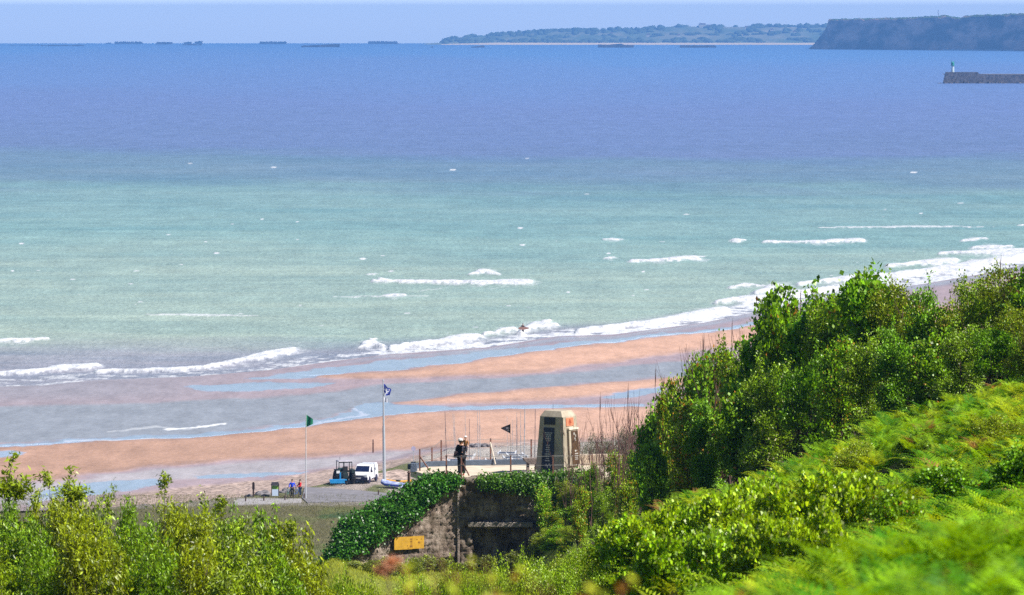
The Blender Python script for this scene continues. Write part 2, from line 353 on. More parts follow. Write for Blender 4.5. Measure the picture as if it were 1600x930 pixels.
V = np.stack([X0, Y0, zb - 0 * X0], -1).reshape(-1, 3)
mb_, t, b = newmat('beach_sand')
gp = N(t, 'ShaderNodeNewGeometry').outputs['Position']
g1 = noise_(t, 1.6, 6, .7, gp, (1, .35, 1)); g2 = noise_(t, 0.35, 4, .6, gp, (1, .22, 1))
wet = attr(t, 'wet'); wt = attr(t, 'water')
bcx = mixc(t, 1.0, attr(t, 'tint', True), ramp(t, math_(t, 'ADD', math_(t, 'MULTIPLY', g1, .5), math_(t, 'MULTIPLY', g2, .5)), [(0.35, 0.78), (0.65, 1.22)]), 'MULTIPLY')
peb = N(t, 'ShaderNodeTexVoronoi'); peb.inputs['Scale'].default_value = 2.6; mp = N(t, 'ShaderNodeMapping'); mp.inputs['Scale'].default_value = (1, .4, 1); t.links.new(gp, mp.inputs[0]); t.links.new(mp.outputs[0], peb.inputs['Vector'])
pebm = math_(t, 'MULTIPLY', attr(t, 'pebbly'), 0.75)
bcx = mixc(t, pebm, bcx, mixc(t, 1.0, bcx, ramp(t, peb.outputs['Color'], [(0.15, .45), (0.5, 1.0), (0.85, 1.55)]), 'MULTIPLY'))
bcx = mixc(t, attr(t, 'foam'), bcx, (.85, .87, .9, 1))
t.links.new(bcx, b.inputs['Base Color'])
rr = N(t, 'ShaderNodeMapRange'); t.links.new(wet, rr.inputs[0]); rr.inputs[3].default_value = .85; rr.inputs[4].default_value = .10
t.links.new(rr.outputs[0], b.inputs['Roughness'])
sp = N(t, 'ShaderNodeMapRange'); t.links.new(wet, sp.inputs[0]); sp.inputs[3].default_value = .15; sp.inputs[4].default_value = .5; t.links.new(sp.outputs[0], b.inputs['Specular IOR Level'])
hb = math_(t, 'MULTIPLY', g1, math_(t, 'SUBTRACT', 1.0, math_(t, 'MULTIPLY', wet, .92)))
bump(t, b, hb, 0.12, 0.6)
wetv = np.clip(.42 + .10 * (fbm(pxb / 70, pyb / 5, 71, 4) - .5) - .42 * dry - .6 * top + .9 * pool + .05 * shal + .5 * swash, 0, 1) * (1 - foamb)
o = np_mesh('beach', V, grid_faces(len(br), len(bc)), mb_, smooth=True, attrs={'tint': ('POINT', col.reshape(-1, 3)), 'wet': ('POINT', wetv.ravel()), 'water': ('POINT', shal.ravel()), 'foam': ('POINT', foamb.ravel()), 'pebbly': ('POINT', (top * (1 - pool)).ravel())})
tag(o, 'sandy beach at low tide with bars and pools', kind='structure')

# ------------------------------------------------------------------ the land: bluff, slope, bunker terrace, car park flat
TD = [3, 20, 40, 60, 80, 110, 130, 160, 200, 228, 238, 246, 262, 300, 400, 445, 460, 600]
TP = [-1500, 0, 400, 440, 480, 520, 600, 750, 820, 900, 1000, 1200, 1400, 1600, 2400]
TZ = np.array([
 [48.3] * 15,
 [46, 46.2, 46.3, 46.3, 46.4, 46.4, 46.5, 46.5, 46.5, 46.6, 46.8, 47.0, 47.2, 47.3, 48.0],
 [43, 43, 43, 43, 43, 43, 43, 43.2, 43.4, 43.8, 44.3, 45.1, 45.3, 45.6, 47.0],
 [41, 41.5, 41.5, 41.5, 41.5, 41.5, 41.4, 41.4, 41.7, 42.2, 43.0, 43.5, 43.8, 44.2, 46.5],
 [39.5, 40.4, 40.0, 39.9, 39.8, 39.8, 39.8, 39.9, 40.2, 40.8, 41.2, 41.9, 42.6, 43.0, 46],
 [35, 36, 36, 36, 36, 36, 36, 36.5, 37, 38.0, 38.8, 39.9, 41.0, 41.7, 45],
 [33, 33.5, 33.5, 33.5, 33.5, 33.5, 33.5, 34, 34.5, 35.5, 36.5, 38.2, 39.6, 40.6, 44.5],
 [28, 29, 29, 29, 29, 29, 29, 29.8, 31, 32.5, 34, 36, 37.5, 39, 43.5],
 [22, 24, 24.5, 24.6, 24.7, 24.8, 25, 25.8, 27, 28.5, 30.5, 33, 35, 37, 42],
 [18, 20, 22.2, 23.2, 23.9, 24.1, 24.1, 24.1, 24.5, 27, 28.8, 31, 33, 35, 40],
 [17, 19, 21.8, 23.2, 24.3, 24.9, 24.1, 24.1, 24.3, 27.2, 28.6, 31, 33, 35, 40],
 [16, 18, 20.8, 22.2, 23.5, 24.9, 25.2, 24.1, 24.2, 27.6, 28.5, 31, 33, 35, 40],
 [13, 16, 18.5, 19.5, 20, 20.6, 21.5, 22, 22.5, 24.8, 26.5, 29, 31, 33, 38],
 [9, 12, 14.5, 14.7, 15, 15.3, 16, 16, 17, 20.5, 23.6, 27, 28, 30, 34],
 [4.5, 6, 7, 7, 7, 7, 7.5, 8, 8, 9, 12, 16, 18, 20, 24],
 [3.8, 3.9, 4.0, 4.0, 4.0, 4.0, 4.0, 4.1, 4.1, 4.2, 5, 8, 9, 10, 14],
 [3.8] * 11 + [4.4, 5, 6, 9],
 [3.8] * 15], float)
def ground_z(x, y):
    x = np.asarray(x, float); y = np.asarray(y, float)
    p = np.clip(800 + F * x / np.maximum(y, 1), TP[0], TP[-1]); d = np.clip(y, TD[0], TD[-1])
    i = np.clip(np.searchsorted(TD, d, side='right') - 1, 0, len(TD) - 2); j = np.clip(np.searchsorted(TP, p, side='right') - 1, 0, len(TP) - 2)
    ta = np.array(TD, float); tp = np.array(TP, float)
    fy = (d - ta[i]) / (ta[i + 1] - ta[i]); fx = (p - tp[j]) / (tp[j + 1] - tp[j])
    z = (TZ[i, j] * (1 - fx) + TZ[i, j + 1] * fx) * (1 - fy) + (TZ[i + 1, j] * (1 - fx) + TZ[i + 1, j + 1] * fx) * fy
    return z
dr = np.concatenate([np.arange(2, 20, 1.0), np.arange(20, 120, 1.2), np.arange(120, 300, 2.0), np.arange(300, 440, 4), np.arange(440, 585, .45)])
pc = np.concatenate([np.linspace(-60000, -700, 24)[:-1], np.linspace(-700, -60, 30)[:-1], np.linspace(-60, 1660, 560), np.linspace(1680, 2600, 30), np.linspace(2700, 60000, 24)])
gy, gp_ = np.meshgrid(dr, pc, indexing='ij'); gx = gy * (gp_ - 800) / F
gz = ground_z(gx, gy)
amp = np.interp(gy, [3, 200, 420, 470], [.10, .35, .35, .06])
gz = gz + (fbm(gx / 3 + 50, gy / 5, 91, 4) - .5) * amp
e_ = land_edge(gp_); past = gy - e_ - 3 * (fbm(gx / 4, gy / 4, 92, 3) - .5)
gz = np.where(past > 0, gz - .35 * sst(0, 4, past) - 6 * sst(3, 14, past), gz)
gpx, gpy = to_px(gx, gy, gz)
n1 = fbm(gx / 5, gy / 14, 93, 4)[..., None]; n2 = fbm(gx / 1.1, gy / 4, 94, 4)[..., None]
gcol = np.array([.17, .155, .085]) * (.7 + .6 * n2)                                      # dry brown turf
gcol = gcol * (1 - sst(.5, .66, n1)) + np.array([.135, .15, .06]) * (.7 + .6 * n2) * sst(.5, .66, n1)
def reg(poly, c, fe=10, k=1.0):
    global gcol
    mk = sst(-fe, fe, poly_sd(gpx + (n1[..., 0] - .5) * 30, gpy + (n2[..., 0] - .5) * 6, poly))[..., None] * k * (gy > 430)[..., None]
    gcol = gcol * (1 - mk) + np.array(c) * (.75 + .5 * n2) * mk
reg([(470, 735), (700, 700), (1000, 700), (1000, 760), (640, 775), (600, 768), (480, 766)], (.38, .32, .29))
reg([(660, 700), (900, 690), (1100, 690), (1100, 735), (660, 740)], (.42, .38, .35), 14)
for q in ([(475, 752), (515, 748), (522, 760), (478, 762)], [(585, 740), (600, 732), (640, 724), (680, 718), (700, 724), (640, 734), (590, 748)], [(572, 764), (590, 757), (612, 760), (606, 771), (578, 772)]): reg(q, (.16, .17, .08), 5)
reg([(660, 733), (860, 728), (860, 738), (660, 742)], (.2, .2, .12), 6, .8)
reg([(-100, 778), (360, 776), (480, 780), (600, 783), (600, 790), (360, 790), (-100, 800)], (.30, .27, .25), 5, .8)
reg([(500, 804), (560, 800), (600, 806), (560, 812), (500, 810)], (.07, .12, .05), 5)
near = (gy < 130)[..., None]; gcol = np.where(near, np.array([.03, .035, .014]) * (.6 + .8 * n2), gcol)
terr = ((gy >= 215) & (gy < 250) & (gp_ < 1100))[..., None]; gcol = np.where(terr, np.array([.26, .30, .05]) * (.65 + .7 * n2), gcol)
mg, t, b = newmat('turf_and_earth')
gp = N(t, 'ShaderNodeNewGeometry').outputs['Position']
t.links.new(mixc(t, 1.0, attr(t, 'tint', True), ramp(t, noise_(t, 3.5, 6, .75, gp, (1, .5, 1)), [(0.3, .6), (0.7, 1.45)]), 'MULTIPLY'), b.inputs['Base Color'])
b.inputs['Roughness'].default_value = .95; b.inputs['Specular IOR Level'].default_value = .1
bump(t, b, noise_(t, 5, 5, .7, gp), .25)
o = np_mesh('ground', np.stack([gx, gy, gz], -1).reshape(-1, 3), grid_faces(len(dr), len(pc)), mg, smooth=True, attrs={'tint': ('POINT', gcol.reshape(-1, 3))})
tag(o, 'grassy bluff falling to the flat ground behind the beach', kind='structure')

def flat_sheet(name, pts, z, mat, label):
    mb = MB(); P = [at_z(a, b_, z) for a, b_ in pts]; mb.add(P, [tuple(range(len(P)))]); mb.add([p - Vector((0, 0, .25)) for p in P], [tuple(range(len(P) - 1, -1, -1))])
    n = len(P); mb.f += [(i, (i + 1) % n, n + (i + 1) % n, n + i) for i in range(n)]
    return tag(mb.build(name, mat), label, kind='structure')
masph = paint('worn_asphalt', (.21, .20, .22), .9, var=.25, scale=.8, bmp=.02)
def road_px(z=3.86):
    return [(476, 761), (520, 763), (560, 766), (600, 770), (650, 772), (700, 770), (700, 779), (640, 781), (600, 779), (560, 783), (480, 785), (472, 778)]
flat_sheet('road', road_px(), 3.89, masph, 'grey asphalt road behind the beach')
flat_sheet('footpath', [(366, 783), (374, 779), (471, 779), (471, 785), (420, 787), (366, 789)], 3.88, paint('path_concrete', (.34, .32, .33), .9, var=.15), 'pale path beside the rocks')

# ------------------------------------------------------------------ far coast, cliffs, harbour wall, caissons
def seaz(x, y): return -(x * x + y * y) / (2 * RE)
def strip_hill(name, D0, D1, pts, mat, label, nz=16, ncol=500, namp=3.0, nscale=40., kind='structure', D0b=None):
    """a ridge: front foot along px at distance D0, crest heights from picture rows at distance D1"""
    a = pts[0][0]; z_ = pts[-1][0]; P = np.linspace(a, z_, ncol)
    crest = np.interp(P, [p[0] for p in pts], [p[1] for p in pts])
    D0a = np.linspace(D0, D0b or D0, ncol); D1a = D1 + (D0a - D0)
    V = []
    for r in range(nz + 1):
        tt = r / nz; Dd = D0a + (D1a - D0a) * tt; X = (P - 800) / F * Dd; zb_ = seaz(X, Dd) - 1
        s_ = np.tan(np.arctan((crest - 465) / F) + PITCH); zt = CAMZ - s_ * D1a
        f_ = PROFILES[name](tt)
        Z = seaz(X, Dd) - 1 + (zt - seaz(X, D1a) + 1) * f_ + (fbm(P / nscale * 8, np.full_like(P, tt * 9), 7, 4) - .5) * namp * (0.2 + f_)
        V.append(np.stack([X, Dd, Z], -1))
    X = (P - 800) / F * (D1a * 1.02); V.append(np.stack([X, D1a * 1.05, seaz(X, D1a) - 30], -1))
    V = np.array(V).reshape(-1, 3)
    return tag(np_mesh(name, V, grid_faces(nz + 2, ncol), mat, smooth=True), label, kind=kind)
PROFILES = {'far_hills': lambda t: t ** 0.75, 'far_beach': lambda t: t, 'far_woods': lambda t: t, 'cliffs': lambda t: np.interp(t, [0, .12, .3, .34, .62, 1], [0, .10, .42, .50, .96, 1.0])}
def rockmat(name, c1, c2, scale, ms=(1, 1, 1), lo=.35, hi=.65):
    m, t, b = newmat(name); gp = N(t, 'ShaderNodeNewGeometry').outputs['Position']
    t.links.new(ramp(t, noise_(t, scale, 6, .65, gp, ms), [(lo, c1 + (1,)), (hi, c2 + (1,))]), b.inputs['Base Color']); b.inputs['Roughness'].default_value = .95; b.inputs['Specular IOR Level'].default_value = .1
    return m
mcl = rockmat('cliff_clay', (.14, .13, .11), (.85, .50, .36), .012, (1, .55, 2.2), .44, .62)  # clay patches, brightened in colour to imitate sunlit parts of the shaded face
t = mcl.node_tree; b = t.nodes['Principled BSDF']; gn = N(t, 'ShaderNodeNewGeometry'); sxy = N(t, 'ShaderNodeSeparateXYZ'); t.links.new(gn.outputs['Normal'], sxy.inputs[0]); old = b.inputs['Base Color'].links[0].from_socket
t.links.new(mixc(t, ramp(t, sxy.outputs[2], [(.80, 0.0), (.93, 1.0)]), old, (.07, .12, .03, 1)), b.inputs['Base Color'])
mhl = rockmat('far_fields', (.12, .18, .10), (.36, .33, .22), .006, (1, .1, 4.), .42, .68)
strip_hill('far_hills', 17300, 19500, [(640, 71), (690, 66), (705, 61), (725, 58), (760, 55), (800, 52), (850, 49), (900, 47), (960, 46), (1000, 45), (1060, 41), (1120, 42), (1180, 42), (1240, 41), (1300, 40), (1500, 38), (1700, 37)], mhl, 'low hazy green hills behind the far shore', namp=4, nscale=60)
# ragged belts of far-off trees along the hills (an uneven mass nobody could count)
tv = []; tf = []
def blob(x, y, z, r, h):
    n = len(tv)
    tv.extend([(x + r * math.cos(a) * q, y + r * math.sin(a) * q, z + h * hz) for q, hz in ((.8, 0), (1.0, .45), (.6, .85)) for a in [k * math.pi / 3 for k in range(6)]] + [(x, y, z + h)])
    for l in range(2):
        for k in range(6): tf.append((n + l * 6 + k, n + l * 6 + (k + 1) % 6, n + (l + 1) * 6 + (k + 1) % 6, n + (l + 1) * 6 + k))
    for k in range(6): tf.append((n + 12 + k, n + 12 + (k + 1) % 6, n + 18, n + 18))
hill_cr = [(640, 71), (690, 66), (705, 61), (725, 58), (760, 55), (800, 52), (850, 49), (900, 47), (960, 46), (1000, 45), (1060, 41), (1120, 42), (1300, 40), (1500, 38)]
for i in range(1500):
    px = random.uniform(690, 1330); tt = random.choice([random.uniform(.06, .2), random.uniform(.3, 1), random.uniform(.85, 1.0)]); D1 = 19500; Dd = 17300 + 2200 * tt
    if vnoise(np.array([px / 18]), np.array([tt * 5]), 3)[0] < .42: continue
    cr = np.interp(px, [p[0] for p in hill_cr], [p[1] for p in hill_cr]); s_ = math.tan(math.atan((cr - 465) / F) + PITCH); zt = CAMZ - s_ * D1; X = (px - 800) / F * Dd
    z = seaz(X, Dd) - 1 + (zt - seaz(X, D1) + 1) * tt ** .75
    blob(X, Dd, z - 3, random.uniform(7, 17), random.uniform(7, 15))
o = MB(); o.v = tv; o.f = [f if f[2] != f[3] else f[:3] for f in tf]
tag(o.build('far_woods', rockmat('far_foliage', (.06, .09, .05), (.11, .15, .08), .02)), 'dark tree belts on the hazy far hills', kind='stuff')
mb = MB(); n_ = 60
for i in range(n_):
    p = 690 + (1310 - 690) * i / (n_ - 1); D = 17290; x = (p - 800) / F * D; z = seaz(x, D); h = 1 + 5 * min(1, (p - 680) / 90)
    mb.v += [(x, D - 60, z - 1), (x, D + 20, z + h), (x, D + 500, z + h)]
mb.f = [(i * 3 + k, (i + 1) * 3 + k, (i + 1) * 3 + k + 1, i * 3 + k + 1) for i in range(n_ - 1) for k in (0, 1)]
tag(mb.build('far_beach', paint('far_sand', (.78, .60, .40), .9, var=.1, scale=.002)), 'pale sand strip at the foot of the far hills', kind='structure')
# far white houses
for i, (px, tt, s_) in enumerate([(1097, .93, 20), (1108, .90, 10), (1012, .35, 9), (1165, .8, 9), (1205, .6, 8), (955, .5, 8), (1240, .45, 8), (1060, .28, 8)]):
    D1 = 19500; Dd = 17300 + 2200 * tt; cr = np.interp(px, [p[0] for p in hill_cr], [p[1] for p in hill_cr]); q = math.tan(math.atan((cr - 465) / F) + PITCH); X = (px - 800) / F * Dd
    z = seaz(X, Dd) - 1 + (CAMZ - q * D1 - seaz(X, D1) + 1) * tt ** .75
    lb = 'large pale house on the crest of the far hills' if i == 0 else 'small pale house on the far hills, ' + {1108: 'beside the large one', 1012: 'low down above the biggest caisson', 1165: 'high, nearer the headland', 1205: 'halfway up, left of the headland', 955: 'leftmost of them', 1240: 'closest to the headland cliff', 1060: 'low above the rightmost caisson'}[px]
    e = empty('house', (X, Dd - 14, z + 1), 0, lb, 'house', 'houses on the far hills')
    MB().box((0, 0, s_ * .15), (s_ * 1.3, 9, s_ * .5 + 6)).build('wall', paint('far_render', (.75, .68, .6), .9), e)
    hh_ = s_ * .4 + 3
    MB().prism([(-s_ * .7, hh_), (s_ * .7, hh_), (s_ * .55, hh_ + 4), (-s_ * .55, hh_ + 4)], -5, 5).build('roof', paint('far_roof', (.35, .22, .17), .9), e)
strip_hill('cliffs', 12000, 12130, [(1262, 78), (1272, 68), (1282, 56), (1291, 42), (1294, 30), (1310, 29.5), (1400, 28), (1450, 26), (1480, 24.5), (1500, 28), (1506, 25), (1540, 23), (1600, 21), (1700, 18), (2400, 10)], mcl, 'tall brown and blue headland cliffs on the right', nz=34, ncol=900, namp=5, nscale=40, D0b=7900 - 0)
# cliff-foot surf and antenna
mb = MB(); 
for i in range(26):
    px = 1475 + i * 4.2; D = 12000 - (px - 1262) / 1138 * 4100 - 25; x = (px - 800) / F * D; mb.box((x, D, seaz(x, D) + 1), (random.uniform(3, 6), 30, random.uniform(1.5, 5)))
tag(mb.build('surf', paint('surf_foam', (.8, .82, .85), .8)), 'white surf along the cliff foot', kind='stuff')
p = at_y(1466, 26, 11250); e = empty('radio_mast', (p.x, p.y, p.z - 2), 0, 'thin lattice mast on top of the headland', 'mast')
MB().cyl((0, 0, 0), (0, 0, 16), .9, .4, 6).build('pole', paint('mast_grey', (.25, .25, .27), .7), e); MB().box((0, 0, 12), (3, 1, .6)).build('crossarm', paint('mast_grey', (.25, .25, .27), .7), e)

# harbour wall with its light
D = 4380; mstone = rockmat('harbour_stone', (.06, .055, .06), (.22, .19, .18), .5, (1, 1, 1))
x0 = (1472 - 800) / F * D; zs = seaz(x0, D); xr = (2600 - 800) / F * D
e = empty('breakwater', (x0, D, zs), R(-4), 'dark stone harbour breakwater jutting in from the right', 'breakwater')
mb = MB(); mb.prism([(0, -1), (2.5, 9.6), (30, 9.6), (31, 8.2), (36, 7.6), (520, 7.6), (520, -1)], -5, 5)
mb.build('wall', mstone, e); mb = MB()
for i in range(60): mb.box((random.uniform(-6, 160), -6.5, random.uniform(-.4, .7)), (random.uniform(1.5, 4), 3, random.uniform(.8, 1.8)), random.uniform(0, 3))
mb.build('rubble', mstone, e)['kind'] = 'stuff'; MB().box((260, 0, 7.85), (520, 8, .5)).build('walkway', paint('quay_top', (.33, .3, .3), .9), e)
xl = (1488 - 800) / F * D; mgreen = paint('light_green', (.03, .28, .22), .6, var=.1); mwh = paint('tower_white', (.55, .65, .66), .7, var=.08)
l = empty('harbour_light', (xl, D, zs + 9.55), 0, 'small green and white light tower on the breakwater end', 'lighthouse')
mb = MB().cyl((0, 0, 0), (0, 0, 5.6), 1.35, 1.1, 14); mb.build('tower', mwh, l)
MB().cyl((0, 0, 5.6), (0, 0, 6.0), 1.9, 1.9, 14).build('gallery', mgreen, l); MB().cyl((0, 0, 6.0), (0, 0, 8.0), 1.1, 1.1, 10).cyl((0, 0, 8.0), (0, 0, 9.2), 1.3, .1, 10).build('lantern', mgreen, l)
MB().cyl((-1.2, .6, 6), (-1.2, .6, 10.2), .25, .2, 6).cyl((1.1, .6, 6), (1.1, .6, 9.6), .25, .2, 6).build('aerial', mgreen, l)
# wartime concrete caissons out at sea
mca = rockmat('caisson_concrete', (.035, .035, .05), (.13, .11, .12), .04, (1, 1, 1))
cais = [(16, 62, 69.5, 71, 'low'), (65, 132, 69.8, 72, 'low'), (166, 174, 66, 68.2, 'low'), (180, 223, 64.8, 68.8, 'castle'), (245, 270, 65.5, 69.4, 'castle'), (288, 300, 65.2, 68.8, 'plain'), (286, 316, 68.0, 70.8, 'low'), (305, 317, 64, 68.8, 'plain'), (406, 448, 64.6, 69, 'castle'),
        (471, 531, 68.8, 73.8, 'ramp'), (575, 621, 64.2, 68.8, 'castle'), (618, 625, 67, 69, 'low'), (736, 757, 71, 74.6, 'ramp'), (846, 860, 66, 68.4, 'low'), (934, 990, 68, 74.5, 'wreck'), (1062, 1118, 70.5, 74.6, 'castle'), (1025, 1040, 68.3, 69.6, 'low'), (672, 677, 72.6, 74.3, 'plain')]
nm = {'low': 'low broken caisson almost awash', 'castle': 'long flat-topped concrete caisson', 'plain': 'short block-like concrete caisson', 'ramp': 'concrete caisson leaning down towards one end', 'wreck': 'broken caisson with a raised middle'}
for a, b_, yt, yb_, kd in cais:
    D = sea_dist(max(yb_, 68.3)); x = ((a + b_) / 2 - 800) / F * D; Wd = (b_ - a) / F * D; H_ = (yb_ - yt) / F * D; z = seaz(x, D) - .5
    pos = 'left of the green pennant' if b_ < 480 else ('near the middle of the horizon' if b_ < 760 else 'in front of the far sand strip')
    k0 = ' and '.join
    mb = MB(); hw = Wd / 2
    if kd == 'low':
        n = max(3, int(Wd / 14)); 
        out = [(-hw, 0)] + [(-hw + Wd * i / n, H_ * random.uniform(.45, 1.0)) for i in range(n + 1)] + [(hw, 0)]
    elif kd == 'castle':
        out = [(-hw, 0), (-hw, H_ * .8)]; n = max(3, int(Wd / 15))
        for i in range(n): q = -hw + Wd * i / n; out += [(q + 2, H_ * .82), (q + 2, H_ * random.uniform(.93, 1.03)), (q + Wd / n - 2, H_ * random.uniform(.93, 1.0)), (q + Wd / n - 2, H_ * .82)]
        out += [(hw, H_ * .7), (hw * 1.03, 0)]
    elif kd == 'ramp': out = [(-hw, 0), (-hw * .98, H_ * .5), (-hw * .2, H_ * .72), (hw * .7, H_), (hw, H_ * .95), (hw, 0)]
    elif kd == 'wreck': out = [(-hw, 0), (-hw, H_ * .8), (-hw * .4, H_ * .72), (-hw * .1, H_ * .85), (hw * .3, H_), (hw * .5, H_ * .7), (hw, H_ * .65), (hw, 0)]
    else: out = [(-hw, 0), (-hw, H_ * .85), (-hw * .2, H_ * .8), (-hw * .1, H_), (hw, H_), (hw, 0)]
    o = mb.prism([(p_, q_) for p_, q_ in out], -9, 9).build('concrete_caisson', mca, loc=(x, D, z))
    where = {16: 'leftmost on the horizon', 65: 'second from the left', 166: 'a speck left of the first tall one', 180: 'third from the left, first tall one', 245: 'left of the notched pair', 288: 'left block of the close pair', 286: 'awash in front of the close pair', 305: 'right block of the close pair',
             406: 'left of the nearer slanting one', 471: 'nearest, above the green pennant', 575: 'above the blue flag', 618: 'at the right foot of the one above the blue flag', 736: 'small one left of the far sand', 846: 'a speck against the far sand', 934: 'biggest, in front of the far sand', 1062: 'rightmost, near the headland', 1025: 'a sliver between the two right ones', 672: 'tiny one alone at mid horizon'}[a]
    tag(o, '%s, %s' % (nm[kd], where), 'caisson', 'caissons along the horizon')

# ------------------------------------------------------------------ bunker
ZP = 28.5
mcon, t, b = newmat('weathered_bunker_concrete')
gp = N(t, 'ShaderNodeTexCoord').outputs['Object']
n1_ = noise_(t, 1.1, 7, .68, gp); n2_ = noise_(t, 7, 6, .75, gp)
cb = ramp(t, math_(t, 'ADD', math_(t, 'MULTIPLY', n1_, .6), math_(t, 'MULTIPLY', n2_, .4)), [(.37, (.05, .038, .03, 1)), (.44, (.22, .165, .13, 1)), (.54, (.46, .37, .31, 1)), (.68, (.68, .57, .50, 1))])
stn = ramp(t, noise_(t, 1.0, 5, .6, gp, (2.2, 2.2, .5)), [(.42, (.35, .33, .28, 1)), (.62, (1, 1, 1, 1))])
t.links.new(mixc(t, .85, cb, mixc(t, 1.0, cb, stn, 'MULTIPLY')), b.inputs['Base Color']); b.inputs['Roughness'].default_value = .95; b.inputs['Specular IOR Level'].default_value = .1
bump(t, b, n2_, .12)
def stone_panel(name, xa, xb, zt, zb_, yf, mat, parent, hole=None, step=.06, dep=.7, blk=(.5, .32), amp=.05, seed=1):
    nx = int((xb - xa) / step); nz = int((max(zt(xa), zt(xb), zt((xa + xb) / 2)) - min(zb_(xa), zb_(xb))) / step)
    xs = np.linspace(xa, xb, nx); V = []; zt_ = np.array([zt(x) for x in xs]); zb2 = np.array([zb_(x) for x in xs]); ys = np.array([yf(x) for x in xs])
    for r in range(nz + 1):
        z = zb2 + (zt_ - zb2) * r / nz
        row = np.floor(z / blk[1]); cx = (xs + row * .23) / blk[0]; fxq = np.abs(cx - np.floor(cx) - .5) * 2; fzq = np.abs(z / blk[1] - row - .5) * 2
        rr_ = vnoise(np.floor(cx) * 3.7 + .5, row * 5.3 + .5, seed); edge = np.maximum(sst(.86, 1, fxq), sst(.80, 1, fzq))
        d = (rr_ - .5) * amp * 2 - edge * amp * .8 + (fbm(xs * 2.2, z * 2.2, seed + 3, 5) - .5) * amp * 3.5
        V.append(np.stack([xs + (fbm(xs * 3, z * 3, 5) - .5) * .03, ys - d, z], -1))
    V.append(np.stack([xs, ys + dep, zt_], -1)); V.append(np.stack([xs, ys + dep, zb2], -1))
    V = np.array(V); Q = grid_faces(nz + 3, nx)
    if hole:
        c = V.reshape(-1, 3)[Q].mean(1); m = (c[:, 0] > hole[0]) & (c[:, 0] < hole[1]) & (c[:, 2] > hole[2]) & (c[:, 2] < hole[3]) & (c[:, 1] < yf(xa) + dep * .4 + .4)
        jit = vnoise(c[:, 0] * 5, c[:, 2] * 5, 44) * .22; m &= (c[:, 0] > hole[0] + jit * .6) & (c[:, 0] < hole[1] - jit) & (c[:, 2] < hole[3] - jit * .8)
        Q = Q[~m]
    return np_mesh(name, V.reshape(-1, 3), Q, mat, parent)
bk = empty('bunker', (0, 242, 24.1), 0, 'old grey concrete bunker with dark opening under the memorial terrace', 'bunker')
bk.matrix_world = Matrix.Translation((0, 0, 0)); bk.location = (0, 0, 0)
XL = -2.55
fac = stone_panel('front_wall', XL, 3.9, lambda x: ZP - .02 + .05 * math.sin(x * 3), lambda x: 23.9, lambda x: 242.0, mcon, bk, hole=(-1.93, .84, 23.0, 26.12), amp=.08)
# splayed left wing wall falling to the left
wt_px = [(510, 893), (522, 884), (532, 874), (557, 856), (579, 846), (614, 826), (641, 809), (668, 782), (693, 759), (710, 751), (717, 750)]
def wing_y(x): return 239.3 + (x + 8.8) / (8.8 - 2.55) * 2.7
def px2x(px, y): return (px - 800) / F * y * 1.004
_wx = [px2x(p, wing_y(px2x(p, 241))) for p, _ in wt_px]; _wz = [at_y(p, q, wing_y(px2x(p, 241))).z for p, q in wt_px]
stone_panel('wing_wall', _wx[0], XL - .02, lambda x: float(np.interp(x, _wx, _wz)) + .10 * (vnoise(np.array([x * 1.3]), np.array([.5]), 9)[0] - .5), lambda x: 23.2, wing_y, mcon, bk, amp=.075, seed=5, dep=.8)
MB().box((XL + .0, 242.05, 26.2), (.12, .4, 4.4)).build('corner_pier', paint('pier_concrete', (.30, .24, .21), .95, var=.4, scale=2, bmp=.1), bk, bevel=.03)
MB().box((-1.2 + .65, 241.90, 26.25), (3.1, .34, .26)).build('lintel', paint('lintel_concrete', (.34, .29, .25), .95, var=.55, scale=3, bmp=.15), bk, bevel=.04)
mdk = paint('bunker_interior_shade', (.012, .011, .01), .95)  # near-black colour puts the chamber's shade into its walls
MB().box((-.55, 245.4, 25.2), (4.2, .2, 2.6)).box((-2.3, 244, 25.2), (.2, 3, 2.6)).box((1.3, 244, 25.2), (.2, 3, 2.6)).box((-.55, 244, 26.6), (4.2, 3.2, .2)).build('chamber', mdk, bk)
mpav = rockmat('terrace_paving', (.50, .42, .33), (.70, .60, .47), 1.6)
mb = MB(); roof = [(XL - .1, 242.25), (4.6, 242.25), (6.0, 249.3), (-1.0, 248.9), (-4.0, 247.9), (-4.9, 246.0), (-4.2, 243.6)]
mb.prism([(p, q) for p, q in roof], ZP - .35, ZP, ax='z'); mb.build('roof_slab', mpav, bk, bevel=.03)
# terrace furniture
mb = MB(); ks = [(-4.95, 246.2), (-4.1, 247.7), (-1.0, 248.7), (1.1, 248.9)]
for (x0_, y0_), (x1_, y1_) in zip(ks[:-1], ks[1:]):
    L = math.hypot(x1_ - x0_, y1_ - y0_); mb.box(((x0_ + x1_) / 2, (y0_ + y1_) / 2, ZP + .12), (L, .22, .26), math.atan2(y1_ - y0_, x1_ - x0_))
tag(mb.build('terrace_kerb', paint('slate', (.09, .12, .17), .7, var=.3, bmp=.02), bevel=.015), 'dark slate kerb along the back edge of the terrace', 'kerb')
tag(MB().box((-4.72, 245.4, ZP + .16), (.34, .5, .42), top=(.9, .9)).build('stone_block', paint('slate_block', (.11, .14, .2), .8, var=.3, bmp=.03), bevel=.02), 'blue-grey stone block at the left end of the terrace', 'block')
tag(MB().cyl((-4.93, 243.9, ZP - .45), (-4.93, 243.9, ZP + .03), .07, .06, 8).cyl((-4.93, 243.9, ZP + .03), (-4.93, 243.9, ZP + .12), .1, .03, 8).build('bollard', paint('post_brown', (.10, .055, .045), .8)), 'short dark bollard beside the stone block on the terrace end', 'bollard')
